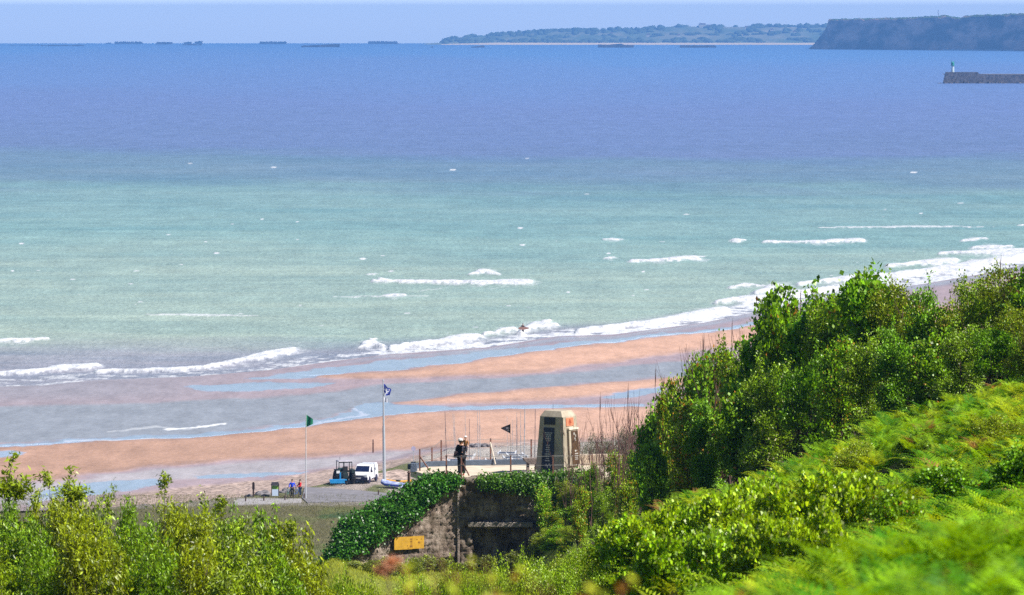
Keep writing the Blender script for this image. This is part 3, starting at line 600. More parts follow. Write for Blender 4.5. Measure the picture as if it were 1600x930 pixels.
tag(MB().box((.62, 242.8, ZP + .07), (2.0, .5, .15)).build('step', paint('step_stone', (.25, .21, .19), .9, var=.35, bmp=.03), bevel=.02), 'long low stone step between the fence and the memorial', 'step')
e = empty('stone_bench', (.88, 245.4, ZP), R(8), 'small stone bench on a dark leg left of the memorial', 'bench')
MB().prism([(-.35, .62), (-.33, .50), (-.1, .34), (.3, .30), (.38, .36), (.42, .62)], -.22, .22).build('seat', paint('bench_stone', (.24, .19, .17), .85, var=.3, bmp=.03), e, bevel=.02)
MB().box((.3, 0, .16), (.16, .34, .32), top=(.8, .9)).build('leg', paint('bench_leg', (.09, .05, .045), .8), e)
MB().box((-.12, 0, .19), (.12, .3, .38), top=(.9, .9)).build('leg', paint('bench_stone', (.24, .19, .17)), e)
tag(MB().box((4.3, 248.6, ZP + .28), (2.1, .4, .5), R(3)).build('low_wall', paint('cream_wall', (.62, .5, .38), .9, var=.3, bmp=.03), bevel=.02), 'low cream wall just right of the memorial', 'wall')
# fences
mrust = paint('rusty_post', (.20, .09, .065), .85, var=.3); mwire = paint('wire', (.42, .40, .40), .5, metal=.5)
def fence(name, posts, tops, label, braces=(), nw=3, base=None):
    e = empty(name, (posts[0][0], posts[0][1], ZP), 0, label, 'fence', None); ox, oy = posts[0]
    for (x, y), h in zip(posts, tops):
        MB().box((x - ox, y - oy, h / 2 - .1), (.065, .065, h + .2), R(10)).build('post', mrust, e)
    for k in range(nw):
        mb = MB(); fr = (1 - k / (nw + .3)) * .97
        for i in range(len(posts) - 1):
            a = Vector((posts[i][0] - ox, posts[i][1] - oy - .04, tops[i] * fr)); c_ = Vector((posts[i + 1][0] - ox, posts[i + 1][1] - oy - .04, tops[i + 1] * fr)); m_ = (a + c_) / 2 - Vector((0, 0, .03))
            mb.tube([a, m_, c_], [.011] * 3, 4)
        mb.build('wire', mwire, e)
    for (x0_, y0_, z0_, x1_, y1_, z1_, mt) in braces: MB().cyl((x0_ - ox, y0_ - oy, z0_), (x1_ - ox, y1_ - oy, z1_), .035, .035, 6).build('brace', mt, e)
    return e
def PX_(px, y): return (px - 800) / F * y * 1.004
fence('wire_fence', [(PX_(697.5, 242.3), 242.3), (PX_(721, 242.15), 242.15), (PX_(798, 242.15), 242.15), (PX_(864, 242.15), 242.15), (PX_(925, 243), 243)], [1.02] * 5, 'front wire fence with rusty posts at the bunker edge', [(PX_(721, 242.2), 242.2, .75, PX_(733, 242.6), 242.6, .02, mrust)], nw=2)
mpale = paint('pale_timber', (.65, .58, .48), .8)
fence('wire_fence', [(PX_(656, 245.4), 245.4), (PX_(675, 247.8), 247.8), (PX_(689.5, 248.3), 248.3), (PX_(766.6, 248.9), 248.9), (PX_(830, 249.1), 249.1), (PX_(905, 249.2), 249.2)], [1.05, .95, 1.25, 1.28, 1.22, 1.1], 'rear wire fence along the seaward side of the terrace', [(PX_(766, 248.8), 248.8, 1.1, PX_(774, 248.5), 248.5, .05, mpale), (PX_(656, 245.4), 245.4, .7, PX_(672, 245.2), 245.2, .0, mrust)])
# sign on the wing wall
xs_ = px2x(639, 240.4); zs_ = at_y(639, 850, 240.4).z
e = empty('wall_sign', (xs_, wing_y(xs_) - .16, zs_), math.atan2(2.7, 6.25), 'ochre yellow plate with faint dark marks fixed on the wing wall', 'sign')
moc = paint('ochre_plate', (.62, .34, .03), .6, var=.25, scale=4)
MB().box((-.30, 0, 0), (.92, .03, .60)).build('panel', moc, e); MB().box((.46, 0, .015), (.59, .03, .60)).build('panel', moc, e)
md_ = paint('sign_marks', (.30, .14, .02), .8)
for i, (x, z, w_, h_) in enumerate([(.10, .19, .12, .05), (.10, .08, .09, .09), (.10, -.04, .06, .05), (.10, -.15, .15, .09), (-.08, -.12, .05, .05), (-.05, -.23, .1, .03), (.50, .02, .13, .07), (.40, .15, .05, .04), (.62, .17, .07, .03)]):
    MB().prism([(x - w_ / 2, z - h_ / 2), (x + w_ / 2, z - h_ / 2), (x + w_ * .3, z + h_ / 2), (x - w_ * .3, z + h_ / 2)], -.024, -.017).build('marking', md_, e)

# ------------------------------------------------------------------ memorial
mon = empty('memorial_pillar', (PX_(872, 243.6), 243.6, ZP), 0, 'tapered stone memorial pillar with dark plaques on the terrace', 'memorial')
H_ = 3.06; B0, B1 = .80, .63; TH = R(-33)      # half widths at the foot and under the cap
mst = rockmat('memorial_stone', (.33, .28, .215), (.50, .43, .34), 2.2)
def mface(ang, u0, u1, z0, z1, e0, e1, mat, name, parent=mon):
    """a plate lying on the leaning face whose outward normal stands at ang"""
    n = Vector((math.sin(ang), -math.cos(ang), 0)); r = Vector((math.cos(ang), math.sin(ang), 0)); P = []
    for e_ in (e0, e1):
        for (u, z) in ((u0, z0), (u1, z0), (u1, z1), (u0, z1)):
            hwd = B0 + (B1 - B0) * z / (H_ - .28); P.append(n * (hwd + e_) + r * u * (hwd / B0) + Vector((0, 0, z)))
    mb = MB(); mb.add(P, [(0, 1, 2, 3), (7, 6, 5, 4), (0, 4, 5, 1), (1, 5, 6, 2), (2, 6, 7, 3), (3, 7, 4, 0)])
    return mb.build(name, mat, parent)
mb = MB(); zc = H_ - .28
def sq(h, z, a=TH): return [Vector((math.cos(a + q) * h * math.sqrt(2), math.sin(a + q) * h * math.sqrt(2), z)) for q in (R(45), R(135), R(225), R(315))]
P = sq(B0, -.1) + sq(B1, zc) + sq(B1 * .74, H_)
mb.add(P, [(3, 2, 1, 0)] + [(i, (i + 1) % 4, 4 + (i + 1) % 4, 4 + i) for i in range(4)] + [(4 + i, 4 + (i + 1) % 4, 8 + (i + 1) % 4, 8 + i) for i in range(4)] + [(8, 9, 10, 11)])
mb.build('shaft', mst, mon, bevel=.02)
AL, AR = TH, TH + R(90)
# stone ribs that frame the right face, as the pillar steps there
mface(AR, -.80, -.62, 0, zc - .01, -.04, .05, mst, 'rib'); 
mbk = paint('black_granite', (.010, .011, .016), .25, var=.4); mbl = paint('blue_granite', (.012, .018, .05), .3, var=.35, scale=5); mbr = paint('bronze_plaque', (.10, .055, .03), .45, var=.35, scale=5); morg = paint('orange_plaque', (.62, .22, .12), .6, var=.15)
mlet = paint('cream_lettering', (.50, .47, .44), .7)
pl = mface(AL, -.45, .30, 2.40, 2.74, -.01, .03, mbk, 'plaque'); pl['label'] = 'small black plaque under the cap'
pl = mface(AL, -.45, .25, -.02, 2.26, -.01, .03, mbl, 'plaque'); pl['label'] = 'tall blue-black plaque with pale lettering'
rows_ = [(1.98, .26, 5), (1.89, .20, 4), (1.80, .18, 3), (1.71, .20, 4), (1.62, .16, 3)]
for z, w_, n in rows_:
    for k in range(n):
        u = -.10 - w_ + 2 * w_ * (k + .15) / n; mface(AL, u, u + 2 * w_ / n * .6, z, z + .06, .03, .036, mlet, 'lettering', pl)
for i in range(8):
    z = 1.40 - i * .105; w_ = .10 + .07 * random.random()
    for k in range(2): mface(AL, -.10 - w_ + k * w_ * 1.05, -.10 - w_ * .1 + k * w_ * .9, z, z + .05, .03, .036, mlet if i % 3 else mwire, 'lettering', pl)
for u, z in ((-.2, .42), (-.12, .36), (-.02, .46), (.05, .38)): mface(AL, u, u + .05, z, z + .12, .03, .036, mlet, 'lettering', pl)
pl = mface(AR, -.42, .38, 2.34, 2.72, -.01, .03, morg, 'plaque'); pl['label'] = 'square orange plaque with dark emblem'
memb = paint('emblem_brown', (.35, .07, .03), .7)
for (u, z, w_, h_) in ((-.02, 2.46, .30, .05), (-.02, 2.52, .10, .14), (-.12, 2.54, .08, .04), (.08, 2.54, .08, .04), (-.02, 2.40, .18, .03)): mface(AR, u - w_ / 2, u + w_ / 2, z, z + h_, .03, .036, memb, 'emblem', pl)
mface(AR, -.32, .62, .45, 2.16, -.02, .11, mst, 'slab'); mface(AR, -.34, .64, 2.16, 2.24, -.02, .15, paint('pale_sill', (.75, .66, .54), .8, var=.1), 'sill')
pl = mface(AR, -.12, .56, .50, 2.10, .11, .135, mbr, 'plaque'); pl['label'] = 'tall brown bronze plaque on a stone slab'
for (u, z, w_, h_) in ((.1, 1.90, .10, .12), (.26, 1.80, .10, .13), (.14, 1.69, .12, .08), (.22, 1.62, .08, .05), (.14, 1.1, .1, .08), (.26, 1.12, .1, .05), (.12, .98, .3, .05), (.12, .88, .3, .04), (.12, .80, .26, .04), (.12, .72, .28, .04)): mface(AR, u, u + w_, z, z + h_, .135, .142, mlet, 'lettering', pl)

# ------------------------------------------------------------------ people
def skin_mesh(J, Ed, sub=1, root='pelvis'):
    ks_ = list(J); me = bpy.data.meshes.new('sk'); me.from_pydata([J[k][0] for k in ks_], [(ks_.index(a), ks_.index(b_)) for a, b_ in Ed], [])
    o = bpy.data.objects.new('sk', me); C.objects.link(o); m = o.modifiers.new('s', 'SKIN'); m.use_smooth_shade = True
    for i, k in enumerate(ks_):
        r = J[k][1]; me.skin_vertices[0].data[i].radius = r if hasattr(r, '__len__') else (r, r); me.skin_vertices[0].data[i].use_root = (k == root)
    s_ = o.modifiers.new('u', 'SUBSURF'); s_.levels = sub; s_.render_levels = sub
    dg = bpy.context.evaluated_depsgraph_get(); out = bpy.data.meshes.new_from_object(o.evaluated_get(dg)); bpy.data.objects.remove(o); bpy.data.meshes.remove(me)
    return out
def skin_obj(name, J, Ed, mat, parent, sub=1, root='pelvis', extra=None):
    me = skin_mesh(J, Ed, sub, root)
    if extra:
        bm = bmesh.new(); bm.from_mesh(me); tmp = bpy.data.meshes.new('x'); tmp.from_pydata(extra.v, [], extra.f); bm.from_mesh(tmp); bm.to_mesh(me); bm.free()
        for p in me.polygons: p.use_smooth = True
    me.materials.clear(); me.materials.append(mat); o = bpy.data.objects.new(name, me); return link(o, parent)
mskin = paint('skin', (.55, .30, .21), .55, var=.1)
def person(label, loc, rz, s=1.0, pose=None, top=(.1, .1, .1), legs=(.02, .02, .025), hair=(.05, .03, .02), hat=None, shoes=(.03, .03, .03), group=None, short=False, bulk=0.0):
    J = dict(pelvis=((0, 0, .93), (.13, .10)), belly=((0, 0, 1.08), (.125, .09)), chest=((0, 0, 1.28), (.145, .10)), collar=((0, 0, 1.42), (.09, .08)), neck=((0, -.005, 1.50), .052), jaw=((0, -.025, 1.575), (.062, .075)), head=((0, -.01, 1.66), (.078, .092)), crown=((0, 0, 1.735), (.055, .065)),
             shL=((.17, 0, 1.41), .058), elL=((.24, .02, 1.13), .042), wrL=((.25, -.05, .89), .027), paL=((.25, -.075, .82), (.02, .036)), shR=((-.17, 0, 1.41), .058), elR=((-.24, .02, 1.13), .042), wrR=((-.25, -.05, .89), .027), paR=((-.25, -.075, .82), (.02, .036)),
             hpL=((.09, 0, .88), .09), knL=((.10, -.01, .50), .058), anL=((.10, .02, .09), .04), toL=((.11, -.12, .035), (.04, .03)), hpR=((-.09, 0, .88), .09), knR=((-.10, -.01, .50), .058), anR=((-.10, .02, .09), .04), toR=((-.11, -.12, .035), (.04, .03)))
    for k, v in (pose or {}).items(): J[k] = (v, J[k][1])
    J = {k: (Vector(p) * s, tuple(q * s for q in r) if hasattr(r, '__len__') else r * s) for k, (p, r) in J.items()}
    Ed = [('pelvis', 'belly'), ('belly', 'chest'), ('chest', 'collar'), ('collar', 'neck'), ('neck', 'jaw'), ('jaw', 'head'), ('head', 'crown')]
    for q in 'LR': Ed += [('collar', 'sh' + q), ('sh' + q, 'el' + q), ('el' + q, 'wr' + q), ('wr' + q, 'pa' + q), ('pelvis', 'hp' + q), ('hp' + q, 'kn' + q), ('kn' + q, 'an' + q), ('an' + q, 'to' + q)]
    root = empty('person', loc, rz, label, 'person', group)
    ex = MB()
    for q in 'LR':
        w_ = J['wr' + q][0]; p_ = J['pa' + q][0]; d = (p_ - w_).normalized(); sd_ = d.cross(Vector((0, 1, .2))).normalized(); cu = sd_.cross(d).normalized()
        for k in range(4):
            L = (.075, .085, .08, .062)[k] * s; a0 = p_ + d * .015 * s + cu * (k - 1.5) * .019 * s; a1 = a0 + (d * .8 - sd_ * .25) * L * .55; a2 = a1 + (d * .6 - sd_ * .6) * L * .45; ex.tube([a0, a1, a2], [.0095 * s, .0085 * s, .006 * s], 5)
        a0 = w_ + d * .03 * s - cu * .02 * s; a1 = a0 - cu * .035 * s + d * .025 * s; ex.tube([a0, a1, a1 + d * .03 * s], [.011 * s, .010 * s, .007 * s], 5)
    h = J['head'][0]; jw = J['jaw'][0]; up = (J['crown'][0] - jw).normalized(); fw = Vector((0, -1, 0)); fw = (fw - up * fw.dot(up)).normalized(); rt = up.cross(fw)
    m_ = (h + jw) / 2
    ex.add([m_ + fw * .085 * s + up * .03 * s, m_ + fw * .115 * s - up * .01 * s, m_ + fw * .08 * s - up * .015 * s + rt * .018 * s, m_ + fw * .08 * s - up * .015 * s - rt * .018 * s], [(0, 1, 2), (0, 3, 1), (1, 3, 2)])
    for sg in (1, -1): ex.cyl(m_ + rt * sg * .07 * s, m_ + rt * sg * .092 * s + up * .01 * s, .03 * s, .024 * s, 8)
    skin_obj('body', J, Ed, mskin, root, extra=ex)
    for sg in (1, -1): MB().cyl(h + fw * .080 * s + rt * sg * .03 * s - up * .01 * s, h + fw * .096 * s + rt * sg * .03 * s - up * .01 * s, .012 * s, .008 * s, 6).build('eye', paint('eye_dark', (.02, .015, .012), .4), root)
    eb = MB().cyl(jw + fw * .082 * s - rt * .022 * s, jw + fw * .082 * s + rt * .022 * s, .008 * s, .008 * s, 5); eb.build('mouth', paint('lips', (.35, .10, .09), .5), root)
    G = {k: (J[k][0], tuple(x + (.022 + bulk) * s for x in J[k][1]) if hasattr(J[k][1], '__len__') else J[k][1] + (.018 + bulk) * s) for k in J}
    jk = ['pelvis', 'belly', 'chest', 'collar', 'shL', 'elL', 'shR', 'elR'] + ([] if short else ['wrL', 'wrR'])
    skin_obj('jacket', {k: G[k] for k in jk}, [e_ for e_ in Ed if e_[0] in jk and e_[1] in jk], paint('cloth_%d_%d_%d' % tuple(int(c * 99) for c in top), top, .85, var=.2, scale=4), root, root='chest')
    tk = ['pelvis', 'hpL', 'knL', 'anL', 'hpR', 'knR', 'anR']
    skin_obj('trousers', {k: ((G[k][0]), G[k][1]) for k in tk}, [e_ for e_ in Ed if e_[0] in tk and e_[1] in tk], paint('cloth_%d_%d_%d' % tuple(int(c * 99) for c in legs), legs, .85, var=.2, scale=4), root)
    for q in 'LR': skin_obj('shoe', {'an' + q: (J['an' + q][0] - Vector((0, 0, .03 * s)), .05 * s), 'to' + q: (J['to' + q][0], (.052 * s, .042 * s))}, [('an' + q, 'to' + q)], paint('shoe_%d_%d' % (int(shoes[0] * 99), int(shoes[1] * 99)), shoes, .6), root, root='an' + q)
    c_ = h + up * .025 * s - fw * .012 * s; hm = MB(); n = 14
    for li in range(5):
        ph = li / 4 * math.pi / 2 * .95; rr_ = math.cos(ph) * .105 * s
        for k in range(n):
            a = 2 * math.pi * k / n; low = (.055 if math.cos(a) < .1 else -.0) * s * (1 - li / 4)
            hm.v.append(tuple(c_ + (rt * math.sin(a) * .9 + fw * math.cos(a) * 1.05) * rr_ + up * (math.sin(ph) * .105 * s - low)))
    for li in range(4):
        for k in range(n): hm.f.append((li * n + k, li * n + (k + 1) % n, (li + 1) * n + (k + 1) % n, (li + 1) * n + k))
    hm.f.append(tuple(range(4 * n, 5 * n)))
    hm.build('hair', paint('hair_%d' % int(hair[0] * 99), hair, .7), root, smooth=True)
    if hat:
        hc = MB().cyl(c_ + up * .01 * s, c_ + up * .075 * s, .118 * s, .105 * s, 14).cyl(c_ + up * .075 * s, c_ + up * .115 * s, .105 * s, .045 * s, 14)
        hc.box(c_ + up * .02 * s + fw * .14 * s, (.14 * s, .10 * s, .015 * s)); hc.build('cap', paint('cap_%d' % int(hat[0] * 99), hat, .7, var=.06), root, smooth=False)
    return root
def stand(px, py, zg=None):
    p = at_z(px, py, zg); return p
pa = person('adult in black top and dark trousers holding a child up on the terrace', (PX_(721.5, 242.75), 242.75, ZP), R(200), 1.0,
    dict(elL=(.22, -.12, 1.16), wrL=(.04, -.30, 1.26), paL=(-.03, -.33, 1.30), elR=(-.25, -.08, 1.18), wrR=(-.20, -.26, 1.36), paR=(-.17, -.30, 1.42), knL=(.10, -.03, .5), jaw=(.05, -.03, 1.575), head=(.06, -.02, 1.655), crown=(.06, -.01, 1.73)),
    top=(.010, .010, .014), legs=(.014, .014, .018), hat=(.82, .78, .76), shoes=(.7, .09, .05), bulk=.035)
bag = empty('shoulder_bag', (PX_(713.5, 242.62), 242.62, ZP + 1.02), R(10), 'dark shoulder bag hanging at the left hip of the adult on the terrace', 'bag')
MB().box((0, 0, 0), (.30, .14, .30), top=(.7, .7)).build('pouch', paint('bag_cloth', (.03, .015, .02), .8), bag, bevel=.03); MB().tube([(0, 0, .12), (.10, .02, .32), (.22, .05, .42)], [.014] * 3, 5).build('strap', paint('bag_cloth', (.03, .015, .02)), bag)
person('small child in brown jacket and white sun hat held by the adult on the terrace', (PX_(727.5, 242.6), 242.50, ZP + .86), R(-14), .58,
    dict(knL=(.17, -.34, .92), anL=(.18, -.36, .50), toL=(.18, -.48, .46), knR=(-.17, -.34, .92), anR=(-.18, -.36, .50), toR=(-.18, -.48, .46), elL=(.27, -.08, 1.2), wrL=(.26, -.22, 1.05), paL=(.25, -.26, 1.0), elR=(-.3, -.05, 1.2), wrR=(-.38, -.15, 1.1), paR=(-.4, -.18, 1.05), jaw=(0, -.03, 1.56), head=(0, -.01, 1.69), crown=(0, 0, 1.82)),
    top=(.35, .15, .05), legs=(.06, .05, .07), hat=(.88, .87, .92), hair=(.2, .12, .06))
g1 = stand(456.5, 777, 3.88); g2 = stand(469, 776, 3.88)
person('cyclist in bright blue jacket and black trousers standing on the path', g1, R(20), 1.0, dict(elL=(.30, -.02, 1.16), wrL=(.28, -.20, 1.0), paL=(.27, -.26, .98), elR=(-.32, .0, 1.15), wrR=(-.33, -.18, .99), paR=(-.32, -.25, .97), anL=(.15, .02, .09), anR=(-.13, .03, .09), toL=(.17, -.12, .035), toR=(-.15, -.11, .035)), top=(.015, .06, .62))
person('cyclist in red jacket standing beside a bicycle near the pennant pole', g2, R(-60), .96, dict(elL=(.24, -.12, 1.14), wrL=(.20, -.34, 1.02), paL=(.19, -.40, 1.0), elR=(-.24, -.12, 1.14), wrR=(-.2, -.34, 1.02), paR=(-.19, -.4, 1.0)), top=(.72, .03, .04), legs=(.03, .05, .09))
p3 = stand(793, 744, 4.1); p4 = stand(810, 744, 4.1)
person('person in black leaning over, seen just above the terrace kerb', (p3.x, p3.y, 4.1), R(70), 1.0, dict(belly=(0, -.04, 1.08), chest=(0, -.14, 1.26), collar=(0, -.22, 1.38), neck=(0, -.28, 1.45), jaw=(0, -.34, 1.50), head=(0, -.36, 1.58), crown=(0, -.37, 1.65), shL=(.17, -.22, 1.37), shR=(-.17, -.22, 1.37), elL=(.2, -.3, 1.1), wrL=(.18, -.42, .95), paL=(.18, -.46, .9), elR=(-.2, -.3, 1.1), wrR=(-.18, -.42, .95), paR=(-.18, -.46, .9)), top=(.012, .01, .02))
person('person in navy top walking among the masts behind the terrace', (p4.x, p4.y, 4.1), R(160), 1.0, dict(knL=(.1, -.16, .52), anL=(.1, -.12, .12), toL=(.1, -.25, .06), anR=(-.1, .18, .12), toR=(-.1, .06, .03)), top=(.03, .05, .16), hair=(.35, .25, .2), legs=(.03, .04, .10))
p5 = stand(817, 522, 0.0)
person('surfer in dark wetsuit wading in the white surf', (p5.x, p5.y, -.05), R(150), 1.0, dict(knL=(.14, -.12, .52), anL=(.16, .05, .12), toL=(.16, -.08, .06), anR=(-.16, .1, .1), elL=(.34, -.05, 1.25), wrL=(.5, -.1, 1.12), paL=(.56, -.12, 1.1), elR=(-.26, -.08, 1.18), wrR=(-.2, -.3, 1.05), paR=(-.2, -.36, 1.03)), top=(.03, .025, .03), legs=(.03, .025, .03))
sb = empty('surfboard', (p5.x + .15, p5.y - .35, .95), R(20), 'short brown surfboard carried by the surfer', 'surfboard')
mb = MB(); n = 16; out = [(.95 * math.cos(a), .24 * math.sin(a) * (1 - .25 * math.cos(a))) for a in [2 * math.pi * k / n for k in range(n)]]
mb.prism([(p_, q_) for p_, q_ in out], -.03, .03, ax='y'); mb.build('deck', paint('board', (.22, .12, .10), .4), sb, bevel=.01); MB().prism([(-.85, -.05), (-.7, -.05), (-.88, .08)], .03, .16, ax='y').build('fin', paint('board', (.22, .12, .10)), sb)
mblk = paint('black_rubber', (.015, .015, .017), .7); msteel = paint('steel', (.45, .46, .48), .35, metal=.8)
def bicycle(loc, rz, col, label):
    e = empty('bicycle', loc, rz, label, 'bicycle', 'bicycles on the path'); fm = paint('frame_%d' % int(col[2] * 99), col, .35)
    for x in (-.52, .52):
        w_ = MB().ring((x, 0, .34), (0, 1, 0), .32, .022, 20, 6).build('wheel', mblk, e)
        sp_ = MB()
        for k in range(8): a = k * math.pi / 4; sp_.cyl((x, 0, .34), (x + .31 * math.cos(a), 0, .34 + .31 * math.sin(a)), .006, .006, 4)
        sp_.build('spokes', msteel, w_)
    MB().tube([(-.52, 0, .34), (-.05, 0, .32), (.40, 0, .78), (-.17, 0, .78), (-.05, 0, .32)], [.018] * 5, 6).tube([(-.52, 0, .34), (-.17, 0, .78)], [.012] * 2, 6).tube([(.52, 0, .34), (.40, 0, .78), (.38, 0, .95)], [.016] * 3, 6).build('frame', fm, e)
    MB().box((-.2, 0, .92), (.26, .14, .05), top=(.8, .7)).cyl((-.17, 0, .76), (-.19, 0, .9), .014, .014, 6).build('saddle', mblk, e)
    MB().tube([(.50, -.28, .98), (.38, -.2, 1.0), (.38, .2, 1.0), (.50, .28, .98)], [.014] * 4, 6).build('handlebar', mblk, e)
    return e
q = stand(451, 777, 3.88); bicycle((q.x, q.y, 3.89), R(70), (.1, .35, .30), 'green touring bicycle held left of the blue-jacketed cyclist')
q = stand(464, 777, 3.88); bicycle((q.x, q.y, 3.89), R(62), (.04, .12, .45), 'blue bicycle standing between the two cyclists')

# ------------------------------------------------------------------ van
mvan = paint('van_white', (.80, .80, .84), .3, var=.04, spec=.6); mglass = paint('dark_glass', (.012, .018, .06), .06, var=.3, spec=.8); mbump = paint('van_bumper', (.02, .02, .06), .5); mlamp = paint('lamp_glass', (.55, .58, .62), .1, spec=.8)
vp = at_z(570.5, 752.5, 3.88); van = empty('van', (vp.x, vp.y, 3.88), R(-14 - 0), 'small white panel van parked beside the tractor', 'van')
W_ = .84
def vsec(w_, z0, pts):  # outline in (y,z), front at y<0
    return pts
prof = [(-2.02, .30), (-2.05, .62), (-1.98, .86), (-1.25, 1.04), (-.62, 1.66), (-.30, 1.78), (1.85, 1.80), (2.03, 1.60), (2.05, .32)]
mb = MB(); n = len(prof)
def wz(z): return W_ - max(0, z - .95) * .13
P = [(-wz(z), y, z) for y, z in prof] + [(wz(z), y, z) for y, z in prof]
mb.add(P, [(i, (i + 1) % n, n + (i + 1) % n, n + i) for i in range(n)] + [tuple(range(n - 1, -1, -1)), tuple(range(n, 2 * n))]); mb.build('body', mvan, van, bevel=.05)
def quad(name, pts, mat, parent, off):
    mb = MB(); P = [Vector(p) for p in pts]; nn = (P[1] - P[0]).cross(P[2] - P[0]).normalized() * off; mb.add(P + [p + nn for p in P], [(0, 3, 2, 1), (4, 5, 6, 7), (0, 1, 5, 4), (1, 2, 6, 5), (2, 3, 7, 6), (3, 0, 4, 7)]); return mb.build(name, mat, parent)
quad('windscreen', [(-.74, -1.20, 1.085), (.74, -1.20, 1.085), (.66, -.66, 1.62), (-.66, -.66, 1.62)], mglass, van, .015)
for sgn in (1, -1):
    pts = [(sgn * (wz(1.1)), -.98, 1.10), (sgn * wz(1.1), -.28, 1.10), (sgn * wz(1.55), -.28, 1.56), (sgn * wz(1.55), -.62, 1.56)]
    if sgn < 0: pts = pts[::-1]
    quad('side_window', pts, mglass, van, .012)
    MB().box((sgn * .93, -.85, 1.12), (.16, .1, .2)).build('mirror', mbump, van, bevel=.02)
    quad('headlight', [(sgn * .78, -2.00, .72), (sgn * .48, -2.04, .72), (sgn * .48, -2.03, .88), (sgn * .78, -1.96, .90)][::(-1 if sgn < 0 else 1)], mlamp, van, -.03)
    for y in (-1.32, 1.30):
        wl = MB().ring((sgn * .74, y, .30), (1, 0, 0), .21, .085, 20, 8).build('wheel', mblk, van, smooth=True); MB().cyl((sgn * .74, y, .30), (sgn * .83, y, .30), .19, .17, 12).build('rim', msteel, wl)
        MB().cyl((sgn * .70, y, .32), (sgn * .858, y, .32), .36, .36, 20).build('wheel_arch', mbump, van)
MB().box((0, -2.03, .46), (1.66, .14, .34)).build('bumper', mbump, van, bevel=.04); MB().box((0, -2.05, .73), (.8, .05, .10)).build('grille', mbump, van)
MB().box((-.12, -2.115, .52), (.52, .012, .12)).build('number_plate', paint('plate_white', (.7, .7, .7), .5), van)
MB().box((.862 - .03, .9, 1.25), (.008, .25, .3)).build('marking', paint('marking_grey', (.35, .4, .5), .6), van)
MB().box((.855, .4, .36), (.02, 1.9, .1)).build('side_sill', mbump, van)

# ------------------------------------------------------------------ tractor, seen from behind, and its rake
tp = at_z(538, 755.5, 3.88); tr = empty('tractor', (tp.x, tp.y, 3.88), R(14), 'old dark tractor with open-sided cab parked left of the van', 'tractor')
mtr = paint('tractor_dark', (.02, .035, .035), .5, var=.4); mgl = paint('tractor_green', (.05, .12, .08), .5)
MB().box((0, -.1, .85), (.55, 1.1, .55)).box((0, 1.1, .85), (.5, 1.5, .6)).box((0, 0, .58), (1.3, .22, .22)).build('chassis', mtr, tr, bevel=.03)
MB().box((0, 1.25, 1.22), (.62, 1.4, .42), top=(.85, 1)).build('bonnet', mgl, tr, bevel=.04)
cb_ = MB()
for x in (-.66, .66):
    for y in (-.55, .62): cb_.box((x, y, 1.72), (.07, .07, 1.06), top=(.9, .9))
for z in (1.22,): cb_.box((0, -.55, z), (1.38, .06, .10)).box((-.66, 0, z), (.06, 1.15, .1)).box((.66, 0, z), (.06, 1.15, .1)).box((0, .62, z), (1.38, .06, .1))
cb_.box((.05, .62, 1.7), (.04, .04, 1.0)); cb_.build('cab_frame', mtr, tr)
MB().box((0, .03, 2.28), (1.48, 1.35, .10), top=(.92, .92)).build('cab_roof', paint('cab_roof_grey', (.45, .42, .48), .5), tr, bevel=.03)
MB().box((0, -.56, 2.18), (1.36, .05, .12)).build('roof_rail', mtr, tr); MB().cyl((-.35, .5, 2.3), (-.35, .5, 2.62), .02, .02, 6).build('aerial', mtr, tr)
MB().cyl((.3, 1.5, 1.4), (.3, 1.5, 2.1), .04, .04, 8).build('exhaust', mtr, tr)
MB().box((.02, -.2, 1.28), (.5, .45, .14)).box((.02, -.40, 1.5), (.5, .1, .5)).build('seat', mblk, tr, bevel=.04); MB().ring((.02, .32, 1.55), (0, .8, 1), .17, .018, 16, 6).build('steering_wheel', mblk, tr)
for sgn in (1, -1):
    MB().box((sgn * .78, -.05, 1.40), (.38, 1.25, .06)).box((sgn * .78, -.66, 1.24), (.38, .06, .36)).build('mudguard', mtr, tr, bevel=.02)
    wl = MB().ring((sgn * .82, 0, .70), (1, 0, 0), .50, .19, 24, 8).build('wheel', mblk, tr, smooth=True)
    MB().cyl((sgn * .74, 0, .70), (sgn * .92, 0, .70), .36, .36, 16).cyl((sgn * .9, 0, .7), (sgn * 1.0, 0, .7), .12, .1, 10).build('rim', paint('rim_red', (.16, .04, .03), .6), wl)
    tt_ = MB()
    for k in range(20):
        a = k * math.pi / 10; tt_.box((sgn * .82, math.cos(a) * .685, .70 + math.sin(a) * .685), (.34, .05, .06), M=Matrix.Rotation(a, 3, 'X'))
    tt_.build('tread', mblk, wl)
    wl = MB().ring((sgn * .62, 1.75, .42), (1, 0, 0), .29, .12, 20, 8).build('wheel', mblk, tr, smooth=True); MB().cyl((sgn * .58, 1.75, .42), (sgn * .70, 1.75, .42), .2, .2, 12).build('rim', paint('rim_red', (.16, .04, .03)), wl)
MB().box((-.78, -.70, 1.22), (.34, .012, .26)).build('number_plate', paint('plate_white', (.7, .7, .7)), tr)
rk = empty('beach_rake', (tp.x - .55, tp.y - 2.0, 3.88), R(6), 'bright blue towed beach rake on two small wheels behind the tractor', 'rake'); mbl2 = paint('rake_blue', (.02, .27, .62), .45, var=.2)
mb = MB().box((0, 0, .52), (1.75, .12, .12)).box((0, .45, .52), (1.6, .10, .10)).box((-.8, .22, .52), (.1, .5, .1)).box((.8, .22, .52), (.1, .5, .1)).box((.25, .5, .85), (.14, .1, .75)).box((.25, 1.0, .9), (.1, 1.0, .1)); mb.build('frame', mbl2, rk, bevel=.015)
MB().box((-.1, -.06, .34), (1.5, .05, .26)).build('blade', mbl2, rk)
